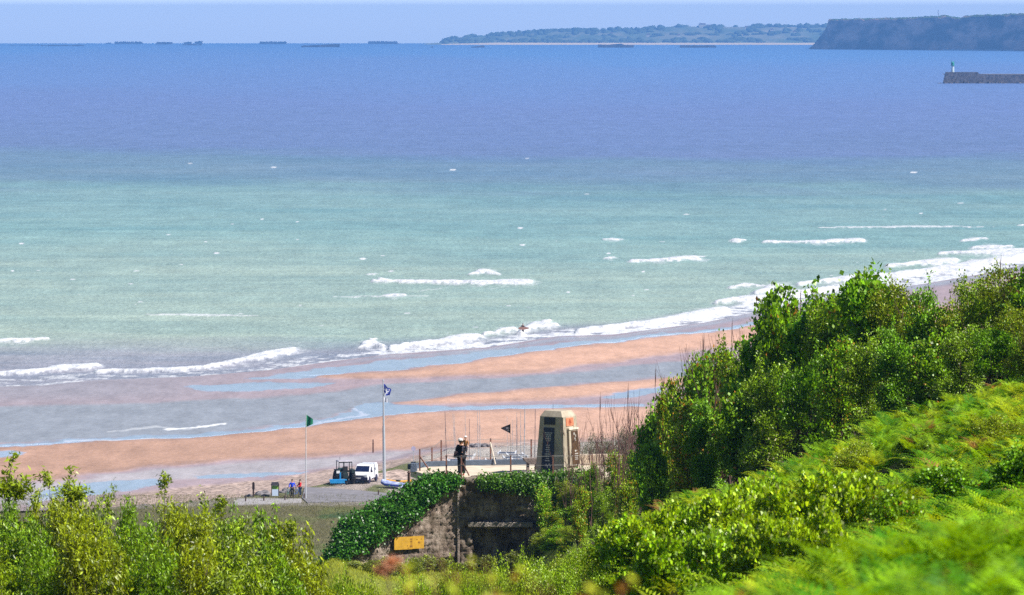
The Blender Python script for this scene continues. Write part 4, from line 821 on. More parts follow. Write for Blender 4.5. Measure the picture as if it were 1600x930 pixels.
for i in range(8): MB().box((-.72 + i * .2, .3, .30), (.035, .05, .4)).build('tine', mbl2, rk)
for x in (-.86, .86):
    wl = MB().ring((x, -.1, .18), (1, 0, 0), .11, .06, 14, 6).build('wheel', mblk, rk); MB().cyl((x - .03, -.1, .18), (x + .05, -.1, .18), .07, .07, 10).build('rim', mbl2, wl)

# ------------------------------------------------------------------ poles, flags, masts
mpole = paint('pole_grey', (.42, .45, .50), .4, var=.1); mthin = paint('pole_pale', (.60, .63, .66), .4, var=.1)
def cloth(fn, nu, nv, name, mat, parent, attrs=None):
    V = []; 
    for i in range(nu + 1):
        for j in range(nv + 1): V.append(fn(i / nu, j / nv))
    V = np.array(V); th = V + np.array([0, .012, 0]); n = len(V); G = grid_faces(nu + 1, nv + 1)
    return np_mesh(name, np.concatenate([V, th]), np.concatenate([G, G[:, ::-1] + n]), mat, parent, smooth=True, attrs=attrs)
p = at_z(600.5, 752, 3.9); e = empty('flagpole', (p.x, p.y, 3.9), 0, 'tall grey flagpole flying a blue and white flag', 'flagpole')
hp_ = at_y(599, 595, p.y).z - 3.9
MB().cyl((0, 0, 0), (-.06, 0, hp_ * .55), .17, .13, 12).cyl((-.06, 0, hp_ * .55), (-.1, 0, hp_), .10, .05, 10).build('pole', mpole, e)
MB().cyl((-.1, 0, hp_), (-.1, 0, hp_ + .12), .09, .05, 8).build('finial', mpole, e); MB().tube([(-.06, 0, 6.0), (.25, 0, 6.35), (.42, 0, 6.5)], [.02] * 3, 5).build('bracket', mpole, e)
mfl, t, b = newmat('blue_white_cloth'); t.links.new(mixc(t, attr(t, 'pat'), (.015, .04, .36, 1), (.75, .78, .85, 1)), b.inputs['Base Color']); b.inputs['Roughness'].default_value = .8
def fl(u, v): return (-.08 + u * .80 * (1 - .22 * v), .12 * math.sin(u * 8 + v * 3), hp_ - .30 - v * 1.10 - u * .62 + .50 * u * v + .05 * math.sin(u * 9))
pat = []
for i in range(25):
    for j in range(25):
        u, v = i / 24, j / 24; q = (abs(u - .45) < .05 and .2 < v < .8) or (abs(v - .5) < .055 and .15 < u < .8) or (abs((u - .45) - (v - .5)) < .04 and .2 < u < .7) or (v > .8 and u < .35) or ((u - .78) ** 2 + (v - .25) ** 2 < .008); pat.append(float(q))
cloth(fl, 24, 24, 'flag', mfl, e, attrs={'pat': ('POINT', pat + pat)})
def fl2(u, v): return (-.02 + u * .34, .04 * math.sin(u * 6), hp_ - 1.68 - v * .42 - u * .12)
cloth(fl2, 6, 6, 'flag_tail', paint('pale_cloth', (.75, .76, .85), .8), e)
p = at_z(478, 778.5, 3.9); e = empty('pennant_pole', (p.x, p.y, 3.9), 0, 'thin white pole with a green pennant beside the cyclists', 'flagpole')
hp2 = at_y(478, 646, p.y).z - 3.9
MB().cyl((0, 0, 0), (.02, 0, hp2), .05, .032, 8).build('pole', mthin, e)
def fg(u, v): return (.04 + u * .66, .07 * math.sin(u * 6 + v), hp2 - .12 - v * 1.22 + u * (-.42 + v * .72) + .0)
cloth(fg, 14, 14, 'flag', paint('green_cloth', (.01, .20, .10), .8, var=.2, scale=2), e)
mmast = paint('mast_alloy', (.50, .52, .56), .35, metal=.2, var=.1); mhull = paint('hull_white', (.72, .73, .76), .35, var=.06)
def dinghy(px, ptop, D, rz, thick, label, lean=0.0, col=None):
    z = float(4.1); x = PX_(px, D); h = at_y(px, ptop, D).z - z; e = empty('sailing_dinghy', (x, D, z), rz, label, 'boat', 'beached sailing boats behind the terrace')
    for sgn in (1, -1):
        n = 9; mb = MB(); prevs = []
        for i in range(n):
            tt = i / (n - 1); w_ = .17 * math.sin(math.pi * min(1, .12 + tt * .95)) + .02; zz = .15 + .12 * (2 * abs(tt - .45)) ** 2; y = -1.3 + tt * 3.8
            mb.v += [(sgn * .85 - w_, y, zz + .32), (sgn * .85, y, zz - .02), (sgn * .85 + w_, y, zz + .32)]
        for i in range(n - 1):
            for k in range(3): mb.f.append((i * 3 + k, i * 3 + (k + 1) % 3, (i + 1) * 3 + (k + 1) % 3, (i + 1) * 3 + k))
        mb.f += [(0, 1, 2), ((n - 1) * 3, (n - 1) * 3 + 2, (n - 1) * 3 + 1)]; mb.build('hull', mhull, e, smooth=False)
    MB().box((0, -.2, .52), (1.6, 1.7, .03)).build('trampoline', paint('net_dark', (.04, .05, .09), .8), e)
    MB().cyl((-.85, .7, .5), (.85, .7, .5), .05, .05, 8).cyl((-.85, -1.05, .5), (.85, -1.05, .5), .05, .05, 8).build('crossbeam', mmast, e)
    MB().cyl((0, .7, .5), (lean * h, .7, h), thick, thick * .6, 8).build('mast', col or mmast, e)
    mb = MB()
    for a in ((-.85, 0, .45), (.85, 0, .45), (0, 2.3, .6)): mb.cyl(a, (lean * h * .75, .7, h * .75), .007, .007, 4)
    mb.build('shroud', msteel, e)
    return e
mdm = paint('mast_dark', (.10, .08, .10), .5)
lab = ['dark leaning mast, leftmost', 'thin mast, second from the left', 'thin mast leaning left, third from the left', 'pale mast behind the adult', 'dark short mast just right of the adult', 'left of a close pair of pale masts', 'right of a close pair of pale masts', 'short thin mast above the pennant', 'left of three masts beyond the pennant', 'middle of three masts beyond the pennant', 'right of three masts beyond the pennant', 'thin mast left of the thickest one', 'thick grey mast left of the memorial', 'dark mast nearest the memorial', 'mast top showing above the memorial']
for i, (px, pt, D, th, ln, cl) in enumerate([(700, 644, 522, .035, -.03, mdm), (710, 647, 528, .025, -.05, None), (715, 648, 531, .025, -.05, None), (726.5, 644, 536, .025, -.01, None), (733.5, 655, 524, .03, 0, mdm), (748.5, 640, 530, .03, -.02, None), (752, 641, 527, .03, -.015, None),
        (792, 652, 540, .022, -.01, None), (803, 656, 534, .022, -.01, None), (806, 653, 525, .03, 0, mdm), (809, 645, 537, .022, 0, None), (814, 644, 531, .025, 0, None), (818.5, 638, 526, .055, .012, None), (836, 640, 523, .04, .008, mdm), (864, 632, 538, .035, 0, mdm)]):
    dinghy(px, pt, D, R(random.uniform(-12, 12)), th, 'beached catamaran with ' + lab[i], ln, cl)
# black pennant on its own thin line and staff
D = 243.6; e = empty('pennant_staff', (PX_(797.5, D), D, ZP), 0, 'black triangular pennant with pale marks on a thin staff on the terrace', 'pennant')
zt_ = at_y(797, 662, D).z - ZP
MB().cyl((0, 0, 0), (0, 0, zt_ + .05), .010, .006, 6).build('staff', msteel, e)
def fp(u, v): return (.0 - u * .45, -.02 + .03 * math.sin(u * 6), zt_ - .02 - v * .46 * (1 - u * .93) - u * .18 - (1 - u) * 0)
pat = []
mfp, t, b = newmat('black_pennant_cloth'); t.links.new(mixc(t, attr(t, 'pat'), (.008, .007, .016, 1), (.45, .42, .5, 1)), b.inputs['Base Color']); b.inputs['Roughness'].default_value = .8
for i in range(25):
    for j in range(21):
        u, v = i / 24, j / 20; q = (abs(v - .45 - .12 * math.sin(u * 40)) < .05 and .12 < u < .42) or (abs(v - .75) < .04 and .1 < u < .3); pat.append(float(q))
cloth(fp, 24, 20, 'flag', mfp, e, attrs={'pat': ('POINT', pat + pat)})
MB().tube([(0, 0, zt_ - .48), (.22, 0, zt_ - .58), (.75, 0, zt_ - .62)], [.006] * 3, 4).build('cord', msteel, e)
# small things on the flat and the beach
def pz(px, py, z): p = at_z(px, py, z); return (p.x, p.y, z)
mwood = paint('dark_wood', (.10, .065, .055), .85, var=.35, bmp=.02)
e = empty('carved_post', pz(396, 776, 3.85), 0, 'thick dark wooden post with a wider head beside the rocks', 'post')
MB().cyl((0, 0, 0), (0, 0, .75), .09, .08, 10).build('shaft', mwood, e); MB().box((0, 0, 1.02), (.26, .26, .62), top=(.9, .9)).cyl((0, 0, 1.33), (0, 0, 1.42), .12, .06, 8).build('head', mwood, e, bevel=.02)
e = empty('information_board', pz(430, 775.5, 3.85), R(8), 'pale information board with green band under a dark little roof', 'sign')
MB().box((0, 0, .36), (.62, .06, .66)).build('panel', paint('board_pale', (.55, .66, .85), .6, var=.1), e); MB().box((0, -.003, .86), (.62, .06, .34)).build('panel', paint('board_green', (.30, .55, .08), .6, var=.25), e)
MB().box((0, 0, 1.05), (.62, .05, .05)).build('rail', paint('board_pale', (.55, .66, .85)), e); MB().prism([(-.42, 1.10), (.42, 1.10), (.30, 1.38), (-.30, 1.38)], -.22, .22).build('roof', paint('board_roof', (.06, .055, .07), .7), e)
for x in (-.35, .35): MB().box((x, 0, .6), (.07, .09, 1.2)).build('post', mwood, e)
for px, py, lb in ((383.5, 784, 'leftmost bollard by the path, tilted'), (412, 783, 'small bollard between the carved post and the board'), (445, 782, 'dark bollard just left of the blue-jacketed cyclist'), (591, 774, 'bollard at the road edge near the ivy'), (475, 779, 'tiny stump at the foot of the pennant pole')):
    o = MB().cyl((0, 0, -.1), (.03, 0, .42), .075, .065, 8).cyl((.03, 0, .42), (.03, 0, .5), .085, .05, 8).build('bollard', mwood, loc=pz(px, py, 3.85)); tag(o, lb, 'bollard', 'bollards along the path')
e = empty('road_sign', pz(646, 727, 3.75), 0, 'small round sign on a thin pole standing in a black block', 'sign')
MB().cyl((0, 0, 0), (0, 0, 1.9), .035, .03, 6).build('pole', mpole, e); MB().cyl((0, -.05, 1.75), (0, -.02, 1.75), .24, .24, 16).build('disc', paint('sign_lilac', (.55, .5, .7), .6), e); MB().box((0, 0, .18), (.55, .4, .36), top=(.9, .9)).build('base', mblk, e, bevel=.02)
tag(MB().cyl((0, 0, -.2), (0, 0, 1.48), .085, .07, 8).cyl((0, 0, 1.0), (0, 0, 1.05), .10, .1, 8).build('marker_post', paint('marker_brown', (.12, .06, .05), .8), loc=pz(583, 707, .9)), 'lone dark marker post standing at the sand edge', 'post')
e = empty('inflatable_boat', pz(614, 761, 3.9), R(-38), 'blue and white inflatable boat lying on the grass', 'boat')
for sgn in (1, -1):
    mb = MB(); pts = [(-1.35, 0, .62), (-1.1, sgn * .28, .42), (-.5, sgn * .48, .28), (.5, sgn * .5, .24), (1.5, sgn * .48, .24)]; mb.tube(pts, [.12, .2, .22, .22, .16], 10); mb.build('tube', paint('inflatable_blue', (.42, .48, .76), .4), e)
    mb = MB(); mb.tube([(x, y + sgn * .19, z - .02) for x, y, z in pts], [.03, .06, .06, .06, .04], 6); mb.build('rub_strip', paint('strip_blue', (.02, .04, .35), .5), e)
MB().box((.3, 0, .16), (2.2, .8, .06)).build('floor', paint('boat_floor', (.2, .2, .25), .7), e); MB().box((.5, 0, .42), (.2, .9, .06)).build('thwart', mhull, e)
e = empty('kayak', pz(624, 756, 3.95), R(-10), 'yellow kayak with a dark cockpit beside the inflatable boat', 'kayak')
mb = MB(); n = 10
for i in range(n):
    tt = i / (n - 1); w_ = .33 * math.sin(math.pi * tt) + .02; x = -1.3 + 2.6 * tt; zz = .12 * (2 * tt - 1) ** 2; mb.v += [(x, -w_, .22 + zz), (x, 0, .04 + zz), (x, w_, .22 + zz), (x, 0, .34 + zz)]
for i in range(n - 1):
    for k in range(4): mb.f.append((i * 4 + k, i * 4 + (k + 1) % 4, (i + 1) * 4 + (k + 1) % 4, (i + 1) * 4 + k))
mb.build('hull', paint('kayak_yellow', (.8, .42, .08), .4), e, smooth=True); MB().cyl((-.1, 0, .30), (-.1, 0, .38), .26, .24, 14).build('cockpit', mblk, e)
mtarp = paint('tarp_blue', (.35, .40, .62), .7, var=.3, scale=2)
for px, D, s_, lb in ((916, 526, 1.0, 'left blue-grey covered boat right of the memorial'), (934, 522, 1.1, 'right blue-grey covered boat close to the scrub')):
    x = PX_(px, D); z = at_y(px, 727, D).z; e = empty('covered_boat', (x, D, z), R(15), lb, 'boat', 'covered boats right of the memorial'); V = []; nn = 12
    for i in range(nn):
        for j in range(nn):
            u = i / (nn - 1) * 2 - 1; v = j / (nn - 1) * 2 - 1; r_ = min(1, math.hypot(u, v)); V.append((u * .75 * s_, v * 1.9 * s_, max(0.0, .95 * s_ * (1 - r_ ** 2.2)) * (.85 + .3 * vnoise(np.array([u * 3 + 9]), np.array([v * 3 + 9]), 3)[0])))
    np_mesh('cover', np.array(V), grid_faces(nn, nn), mtarp, e, smooth=True); MB().box((0, 0, .06), (1.2 * s_, 3.4 * s_, .14), top=(.8, .8)).build('hull', mhull, e)
mrock = rockmat('boulder_stone', (.08, .075, .085), (.26, .24, .25), 2.0)
def boulder(x, y, z, r, lb, gr, sq=.6):
    bm = bmesh.new(); bmesh.ops.create_icosphere(bm, subdivisions=3, radius=1); sd_ = random.uniform(0, 99)
    for v in bm.verts:
        q = mnoise.noise(v.co * 1.1 + Vector((sd_, 0, 0))) * .45 + mnoise.noise(v.co * 3 + Vector((sd_, 5, 0))) * .12; c_ = v.co * (1 + q); v.co = Vector((c_.x * r, c_.y * r * .8, c_.z * r * sq))
    me = bpy.data.meshes.new('boulder'); bm.to_mesh(me); bm.free(); me.materials.append(mrock); o = bpy.data.objects.new('boulder', me); o.location = (x, y, z + r * sq * .35); o.rotation_euler = (random.uniform(-.3, .3), 0, random.uniform(0, 6)); link(o); return tag(o, lb, 'rock', gr)
ordw = ['first', 'second', 'third', 'fourth', 'fifth', 'sixth', 'seventh', 'eighth', 'ninth', 'tenth', 'eleventh', 'twelfth', 'thirteenth', 'fourteenth', 'fifteenth', 'sixteenth', 'seventeenth', 'eighteenth', 'nineteenth', 'twentieth']
for i, (px, py, r) in enumerate([(386, 778, .35), (391, 779, .5), (404, 777, .6), (411, 776, .75), (417, 778, .6), (440, 773, .5), (446, 772, .7), (452, 770, .5)]):
    x, y, z = pz(px, py, 3.6); boulder(x, y, z, r, 'grey boulder of the row by the carved post, %s from the left' % ordw[i], 'boulders by the information board')
for i, (px, py, r) in enumerate([(182, 803, .5), (206, 802, .7), (218, 800, .6), (226, 797, .7), (236, 799, .5), (262, 795, .45), (275, 793, .4), (300, 789, .4), (318, 786, .35)]):
    x, y, z = pz(px, py, 3.2); boulder(x, y, z, r, 'dark shore boulder seen above the left shrubs, %s from the left' % ordw[i], 'boulders above the left shrubs')
for i, (px, py, r) in enumerate([(738, 697, .4), (746, 698, .6), (755, 698, .55), (763, 698, .35), (775, 699, .25), (784, 700, .3), (694, 709, .4), (700, 706, .5), (707, 704, .45), (713, 702, .3), (664, 716, .35), (672, 716, .35)]):
    x, y, z = pz(px, py, 3.3); boulder(x, y, z, r, 'grey sea-defence boulder behind the terrace, %s from the top of the heap' % ordw[i] if i < 6 else 'grey boulder near the fence corner, %s of the lower run' % ordw[i - 6], 'sea-defence boulders behind the terrace', .5)

# ------------------------------------------------------------------ vegetation
def leafmat(name, rough=.42, trans=.22, spec=.45):
    m, t, b = newmat(name); c = attr(t, 'tint', True)
    t.links.new(c, b.inputs['Base Color']); b.inputs['Roughness'].default_value = rough; b.inputs['Specular IOR Level'].default_value = spec
    tr = N(t, 'ShaderNodeBsdfTranslucent'); mx = N(t, 'ShaderNodeMixShader'); mx.inputs[0].default_value = trans
    t.links.new(mixc(t, 1.0, c, (1.5, 1.25, .5, 1), 'MULTIPLY'), tr.inputs[0]); t.links.new(b.outputs[0], mx.inputs[1]); t.links.new(tr.outputs[0], mx.inputs[2]); t.links.new(mx.outputs[0], t.nodes['Material Output'].inputs[0])
    return m
mleaf = leafmat('foliage'); mfern = leafmat('fern_foliage', .55, .4, .3); mgloss = leafmat('ivy_foliage', .40, .25, .45)
mbark = paint('bark', (.085, .060, .045), .9, var=.35); mtwig = paint('bare_twig', (.16, .085, .075), .9, var=.3); mgreytwig = paint('grey_twig', (.30, .27, .25), .9, var=.3)
def unit(v): return v / np.maximum(np.linalg.norm(v, axis=-1, keepdims=True), 1e-9)
def leaves_mesh(C0, AX, L, W, rs, fold=.18):
    """one folded rhombic leaf per row: C0 base, AX direction"""
    n = len(C0); AX = unit(AX); tn = np.array([.45, -.40, .80]) + .62 * rs.normal(size=(n, 3)); S = unit(np.cross(tn, AX)); Nn = np.cross(AX, S)
    L = L[:, None]; W = W[:, None]
    V = np.stack([C0, C0 + AX * L * .45 + S * W * .5 + Nn * W * fold, C0 + AX * L, C0 + AX * L * .45 - S * W * .5 + Nn * W * fold], 1)
    return V.reshape(-1, 3), np.arange(4 * n).reshape(n, 4)
def leafcols(n, base, rs, yv=.25, dv=.3, accent=None, acc=0.0, per=None):
    base = np.array(base); k = 1 + dv * rs.normal(size=(n, 1)).clip(-1.6, 1.8); c = base * k
    y = (rs.random((n, 1)) < .3) * yv * rs.random((n, 1)); c = c + y * np.array([.16, .12, .0])
    if per is not None: c = c * per[:, None]
    if accent is not None:
        m = rs.random(n) < acc; c[m] = np.array(accent) * (.6 + .7 * rs.random((m.sum(), 1)))
    return np.repeat(np.clip(c, .004, .8), 4, axis=0)
def stems_mesh(paths, n=5):
    """paths: list of (pts (k,3), radii)"""
    mb = MB()
    for p, r in paths: mb.tube([tuple(q) for q in p], r, n)
    return mb
def bend(a, b, rs, k=4, w=.12):
    a = np.array(a, float); b = np.array(b, float); L = np.linalg.norm(b - a); P = [a]
    for i in range(1, k): P.append(a + (b - a) * i / k + rs.normal(size=3) * L * w / k * np.array([1, 1, .4]))
    P.append(b); return np.array(P)
def make_shrub(name, seed, H=4.0, Rr=1.5, ncl=380, per=48, csize=.22, L=.085, W=.06, base=(.08, .20, .015), droop=0.0, shell=.55, lobes=7, accent=None, acc=0, tufts=0, mat=None, flat=1.0, up=.6, trunks=4, dv=.3, low=0.02, yv=.25, tuftr=.16):
    rs = np.random.default_rng(seed); cl = []; wts = []
    LB = []
    for i in range(lobes):
        a = rs.uniform(0, 2 * math.pi); q = rs.uniform(.15, .62) * Rr; h = H * (.14 + .64 * ((i + .5) / lobes)); LB.append((np.array([math.cos(a) * q, math.sin(a) * q, h]), Rr * rs.uniform(.30, .54), H * rs.uniform(.12, .21)))
    LB.append((np.array([0, 0, H * .40]), Rr * .66, H * .36))
    while len(cl) < ncl:
        c, rr_, hh_ = LB[rs.integers(len(LB))]; d = unit(rs.normal(size=3)); q = (shell + (1 - shell) * rs.random()) * rs.uniform(.88, 1.12)
        p = c + d * q * np.array([rr_, rr_, hh_ * flat])
        if p[2] < H * low: continue
        cl.append(p)
    cl = np.array(cl); centre = np.array([0, 0, H * .4]); paths = []; ends = []
    for i in range(trunks):
        a = rs.uniform(0, 6.3); b0 = np.array([0, 0, -.3])
        tp_ = cl[rs.integers(len(cl))]; paths.append((bend(b0, tp_ * np.array([.7, .7, .8]), rs, 5), np.linspace(.055, .016, 6) * H / 4)); main = paths[-1][0]
        for k in range(9):
            e_ = cl[rs.integers(len(cl))]; s_ = main[rs.integers(1, 5)]; ends.append(e_)
            paths.append((bend(s_, e_, rs, 3), np.linspace(.018, .005, 4) * H / 4))
    shoots = []
    for i in range(tufts):
        eo = sorted(ends, key=lambda q: -q[2]); p = ends[rs.integers(len(ends))] if i % 2 else eo[rs.integers(max(1, len(eo) // 3))]
        tp_ = p + np.array([rs.normal() * .12, rs.normal() * .12, rs.uniform(.2, .75) * H / 4]); paths.append((bend(p, tp_, rs, 3, .08), [.012, .009, .006, .004]))
        for q in np.linspace(.25, 1, 4): shoots.append(p + (tp_ - p) * q)
    C0 = []; A = []; SC = []
    nn = per; cc = np.repeat(cl, nn, axis=0); off = rs.normal(size=(len(cc), 3)) * csize * np.array([1, 1, .75]); C0.append(cc + off); out = unit(cc - centre); A.append(unit(out * .5 + rs.normal(size=cc.shape) * .55 + np.array([0, 0, up - droop])))
    pern = np.repeat(.75 + .5 * rs.random(len(cl)), nn)
    if shoots:
        sh_ = np.repeat(np.array(shoots), 16, axis=0); C0.append(sh_ + rs.normal(size=sh_.shape) * tuftr * .45); A.append(unit(rs.normal(size=sh_.shape) + np.array([0, 0, .4 - droop]))); pern = np.concatenate([pern, np.full(len(sh_), 1.25)])
    C0 = np.concatenate(C0); A = np.concatenate(A); n = len(C0); k = rs.uniform(.6, 1.25, n)
    V, Q = leaves_mesh(C0, A, L * k, W * k * rs.uniform(.8, 1.1, n), rs)
    crown = np_mesh('foliage', V, Q, mat or mleaf, None, attrs={'tint': ('POINT', leafcols(n, base, rs, dv=dv, accent=accent, acc=acc, per=pern, yv=yv))})
    st = stems_mesh(paths, 5).build('stems', mbark)
    root = bpy.data.objects.new(name, None); C.objects.link(root); crown.parent = root; st.parent = root
    return root, float(np.quantile(C0[:, 2], .997))
def place(proto, x, y, z, rz, sx, sz, label, cat, group=None, first=None, name=None):
    root, H0 = proto
    if root.get('used'): o = copy_tree(root)
    else: o = root; o['used'] = 1
    o.location = (x, y, z); o.rotation_euler = (0, 0, rz); o.scale = (sx, sx, sz)
    if 'used' in o and o is not root: del o['used']
    tag(o, label, cat, group); return o
G1 = (.060, .165, .012); G2 = (.085, .185, .014); G3 = (.050, .125, .016)
PB = [make_shrub('hedge_shrub', 11, 4, 1.25, 250, 44, .15, .135, .115, (.15, .33, .004), lobes=9, tufts=16, dv=.38, tuftr=.3),
      make_shrub('hedge_shrub', 12, 4, 1.25, 250, 44, .14, .125, .105, (.18, .35, .004), lobes=10, tufts=10, accent=(.45, .20, .03), acc=.03, dv=.36)]
PF = [make_shrub('hedge_shrub', 21, 4, 1.3, 300, 50, .115, .085, .055, (.20, .34, .005), lobes=10, tufts=22, dv=.42, accent=(.50, .48, .26), acc=.03),
      make_shrub('hedge_shrub', 22, 4, 1.3, 300, 50, .12, .080, .050, (.24, .33, .007), lobes=9, tufts=30, dv=.42, accent=(.45, .30, .07), acc=.03),
      make_shrub('hedge_shrub', 23, 4, 1.2, 280, 50, .11, .090, .058, (.15, .33, .004), lobes=8, tufts=18, dv=.42)]
PU = [make_shrub('hedge_shrub', 31, 4, .95, 170, 48, .12, .10, .075, (.19, .37, .004), lobes=9, tufts=30, shell=.3, accent=(.50, .34, .03), acc=.08, tuftr=.26),
      make_shrub('hedge_shrub', 32, 4, .9, 150, 48, .12, .105, .080, (.23, .37, .004), lobes=8, tufts=34, shell=.3, accent=(.55, .26, .03), acc=.13, tuftr=.26)]
TOPS = [(760, 752), (800, 757), (830, 760), (860, 752), (900, 750), (930, 718), (960, 706), (990, 705), (1010, 672), (1035, 604), (1060, 582), (1090, 545), (1120, 560), (1140, 548), (1165, 530), (1200, 492), (1235, 452), (1265, 462), (1300, 458), (1340, 434), (1370, 430), (1420, 440), (1470, 448), (1520, 432), (1560, 424), (1600, 412), (1680, 405), (1800, 395)]
BOTS = [(760, 850), (900, 845), (1000, 812), (1200, 722), (1400, 645), (1540, 592), (1800, 560)]
def hedge_d(px): return float(np.interp(px, [780, 860, 900, 950, 1000, 1100, 1200, 1400, 1600, 1800], [238, 234, 226, 205, 185, 165, 150, 140, 134, 130]))
HK = [(925, 'u', 0), (958, 'u', 1), (990, 'u', 0), (1022, 'b', 0), (1050, 'u', 1), (1082, 'u', 0), (1112, 'b', 1), (1142, 'u', 1), (1172, 'f', 0), (1204, 'b', 0), (1238, 'b', 1), (1275, 'b', 0), (1312, 'f', 0), (1345, 'b', 1), (1380, 'b', 0), (1420, 'f', 1), (1460, 'f', 2), (1502, 'f', 1), (1545, 'f', 0), (1590, 'f', 1), (1640, 'b', 1)]
KD = {'b': ('broad-leaved dark green', PB), 'f': ('fine-leaved olive green', PF), 'u': ('upright shrub-like, orange-tipped', PU)}
KN = {'b': 'broad-leaved green shrub', 'f': 'fine-leaved olive shrub', 'u': 'upright shrub with orange-tipped leaves'}
for i, (px, k, v) in enumerate(HK):
    y = hedge_d(px); x = (px - 800) / F * y; z = float(ground_z(x, y)); top = np.interp(px, [q[0] for q in TOPS], [q[1] for q in TOPS]) + 3
    h = at_y(px, top, y).z - z; sz = h / KD[k][1][v][1]; rs_ = random.uniform(0, 6.28)
    place(KD[k][1][v], x, y, z, rs_, max(.72, min(1.05, sz)) * (.9 if k != 'b' else 1.0) * (.68 if px < 1100 else 1.0), sz, '%s, %s along the hedge crest from the memorial' % (KN[k], (ordw + ['twenty-first'])[i]), 'shrub', 'shrubs along the hedge crest')
FR = [(905, .80), (945, .62), (985, .58), (1025, .62), (1070, .72), (1115, .68), (1160, .66), (1210, .66), (1260, .62), (1310, .66), (1360, .60), (1410, .64), (1460, .60), (1510, .60), (1560, .58), (1612, .6)]
for i, (px, fr_) in enumerate(FR):
    y = hedge_d(px) - 11; x = (px - 800) / F * y; z = float(ground_z(x, y)); top = np.interp(px, [q[0] for q in TOPS], [q[1] for q in TOPS]); bot = np.interp(px, [q[0] for q in BOTS], [q[1] for q in BOTS])
    h = at_y(px, bot - (bot - top) * fr_, y).z - z; k = 'ufubufbffuffbfff'[i]; pr = KD[k][1]; j = (i * 5 + 1) % len(pr)
    place(pr[j], x, y, z, random.uniform(0, 6.28), max(.62, min(1.0, h / 4)) * (.75 if px < 1060 else 1.0), h / pr[j][1], '%s, %s from the memorial in the hedge front row' % (KN[k], ordw[i]), 'shrub', 'shrubs in front of the hedge')
# low shrubs and ivy skirts right of the bunker
for i, (px, py, y, kx, nm_) in enumerate([(852, 758, 240.5, 'u', 'leafy shrub with orange tips hanging at the right end of the bunker'), (885, 752, 240.8, 'f', 'small olive shrub at the foot of the memorial'), (915, 738, 240.0, 'u', 'yellow-orange leaved shrub right of the memorial foot'), (870, 800, 238.5, 'u', 'narrow shrub with orange leaves below the memorial'), (900, 790, 236, 'b', 'broad-leaved shrub below the memorial, against the hedge'), (846, 826, 237.5, 'f', 'small pale shrub at the right edge of the bunker doorway'), (872, 822, 233, 'b', 'broad-leaved shrub low down between doorway and hedge'), (882, 842, 226, 'u', 'yellow-green upright shrub just right of the bunker doorway'), (894, 828, 229, 'f', 'fine-leaved shrub below the broad-leaved ones by the hedge foot'), (918, 812, 226, 'u', 'upright shrub with orange tips at the very foot of the hedge')]):
    x = (px - 800) / F * y; z = float(ground_z(x, y)) - .3; h = at_y(px, py, y).z - z; _p = KD[kx][1][1 if kx != 'u' else i % 2]; place(_p, x, y, z, i * 1.3, .62, max(.25, h / _p[1]), nm_, 'shrub', None)
# bare stems
def make_bare(seed, H=3.0, n=16, spread=.6):
    rs = np.random.default_rng(seed); paths = []
    for i in range(n):
        b0 = np.array([rs.normal() * .25, rs.normal() * .25, -.2]); tp_ = np.array([b0[0] + rs.normal() * spread, b0[1] + rs.normal() * spread, H * rs.uniform(.55, 1.0)]); P = bend(b0, tp_, rs, 6, .10); paths.append((P, np.linspace(.020, .005, 7)))
        for k in range(7):
            s_ = P[rs.integers(2, 6)]; e_ = s_ + np.array([rs.normal() * .16, rs.normal() * .16, rs.uniform(.15, .5)]) * H / 3; paths.append((bend(s_, e_, rs, 2), [.009, .007, .004]))
    root = bpy.data.objects.new('bare_shrub', None); C.objects.link(root); stems_mesh(paths, 4).build('stems', mtwig, root); return root, H
BR = [make_bare(41), make_bare(42, spread=.4), make_bare(43, n=10, spread=.3)]
for i, (px, py, y) in enumerate([(893, 640, 236), (938, 636, 215), (955, 612, 205), (972, 602, 200), (985, 610, 196), (1000, 598, 192), (1012, 606, 188), (1022, 612, 184), (1045, 568, 176), (1092, 522, 168), (1100, 505, 166), (1122, 520, 162), (1140, 503, 160), (1160, 500, 158), (1168, 496, 156), (1180, 500, 154), (1262, 440, 148), (1277, 446, 147), (1480, 432, 138), (1560, 418, 136), (1593, 398, 134)]):
    x = (px - 800) / F * y; z = float(ground_z(x, y)); h = at_y(px, py, y).z - z
    o = place(BR[i % 3], x, y, z, i * 2.1, .9, h / 3.0, 'bare brown stems, %s from the memorial along the hedge' % ((ordw + ['twenty-first'])[i]), 'bare shrub', 'bare stems standing out of the hedge')
# pale scrub beyond the memorial
PS = make_shrub('pale_scrub', 51, 3.0, 1.8, 360, 42, .22, .07, .03, (.20, .21, .15), lobes=9, tufts=20, dv=.4, accent=(.40, .34, .30), acc=.25, trunks=6)
for i, (px, py, y) in enumerate([(917, 688, 268), (940, 678, 272), (968, 668, 270), (1000, 660, 266), (1030, 650, 262), (905, 704, 264)]):
    x = (px - 800) / F * y; z = float(ground_z(x, y)); h = at_y(px, py, y).z - z; place(PS, x, y, z, i * 1.1, .95, h / PS[1], 'pale grey-green scrub bush behind the memorial, %s' % ['second from it', 'third from it', 'fourth from it', 'fifth from it', 'farthest from it', 'nearest to it'][i], 'bush', 'pale scrub behind the memorial')
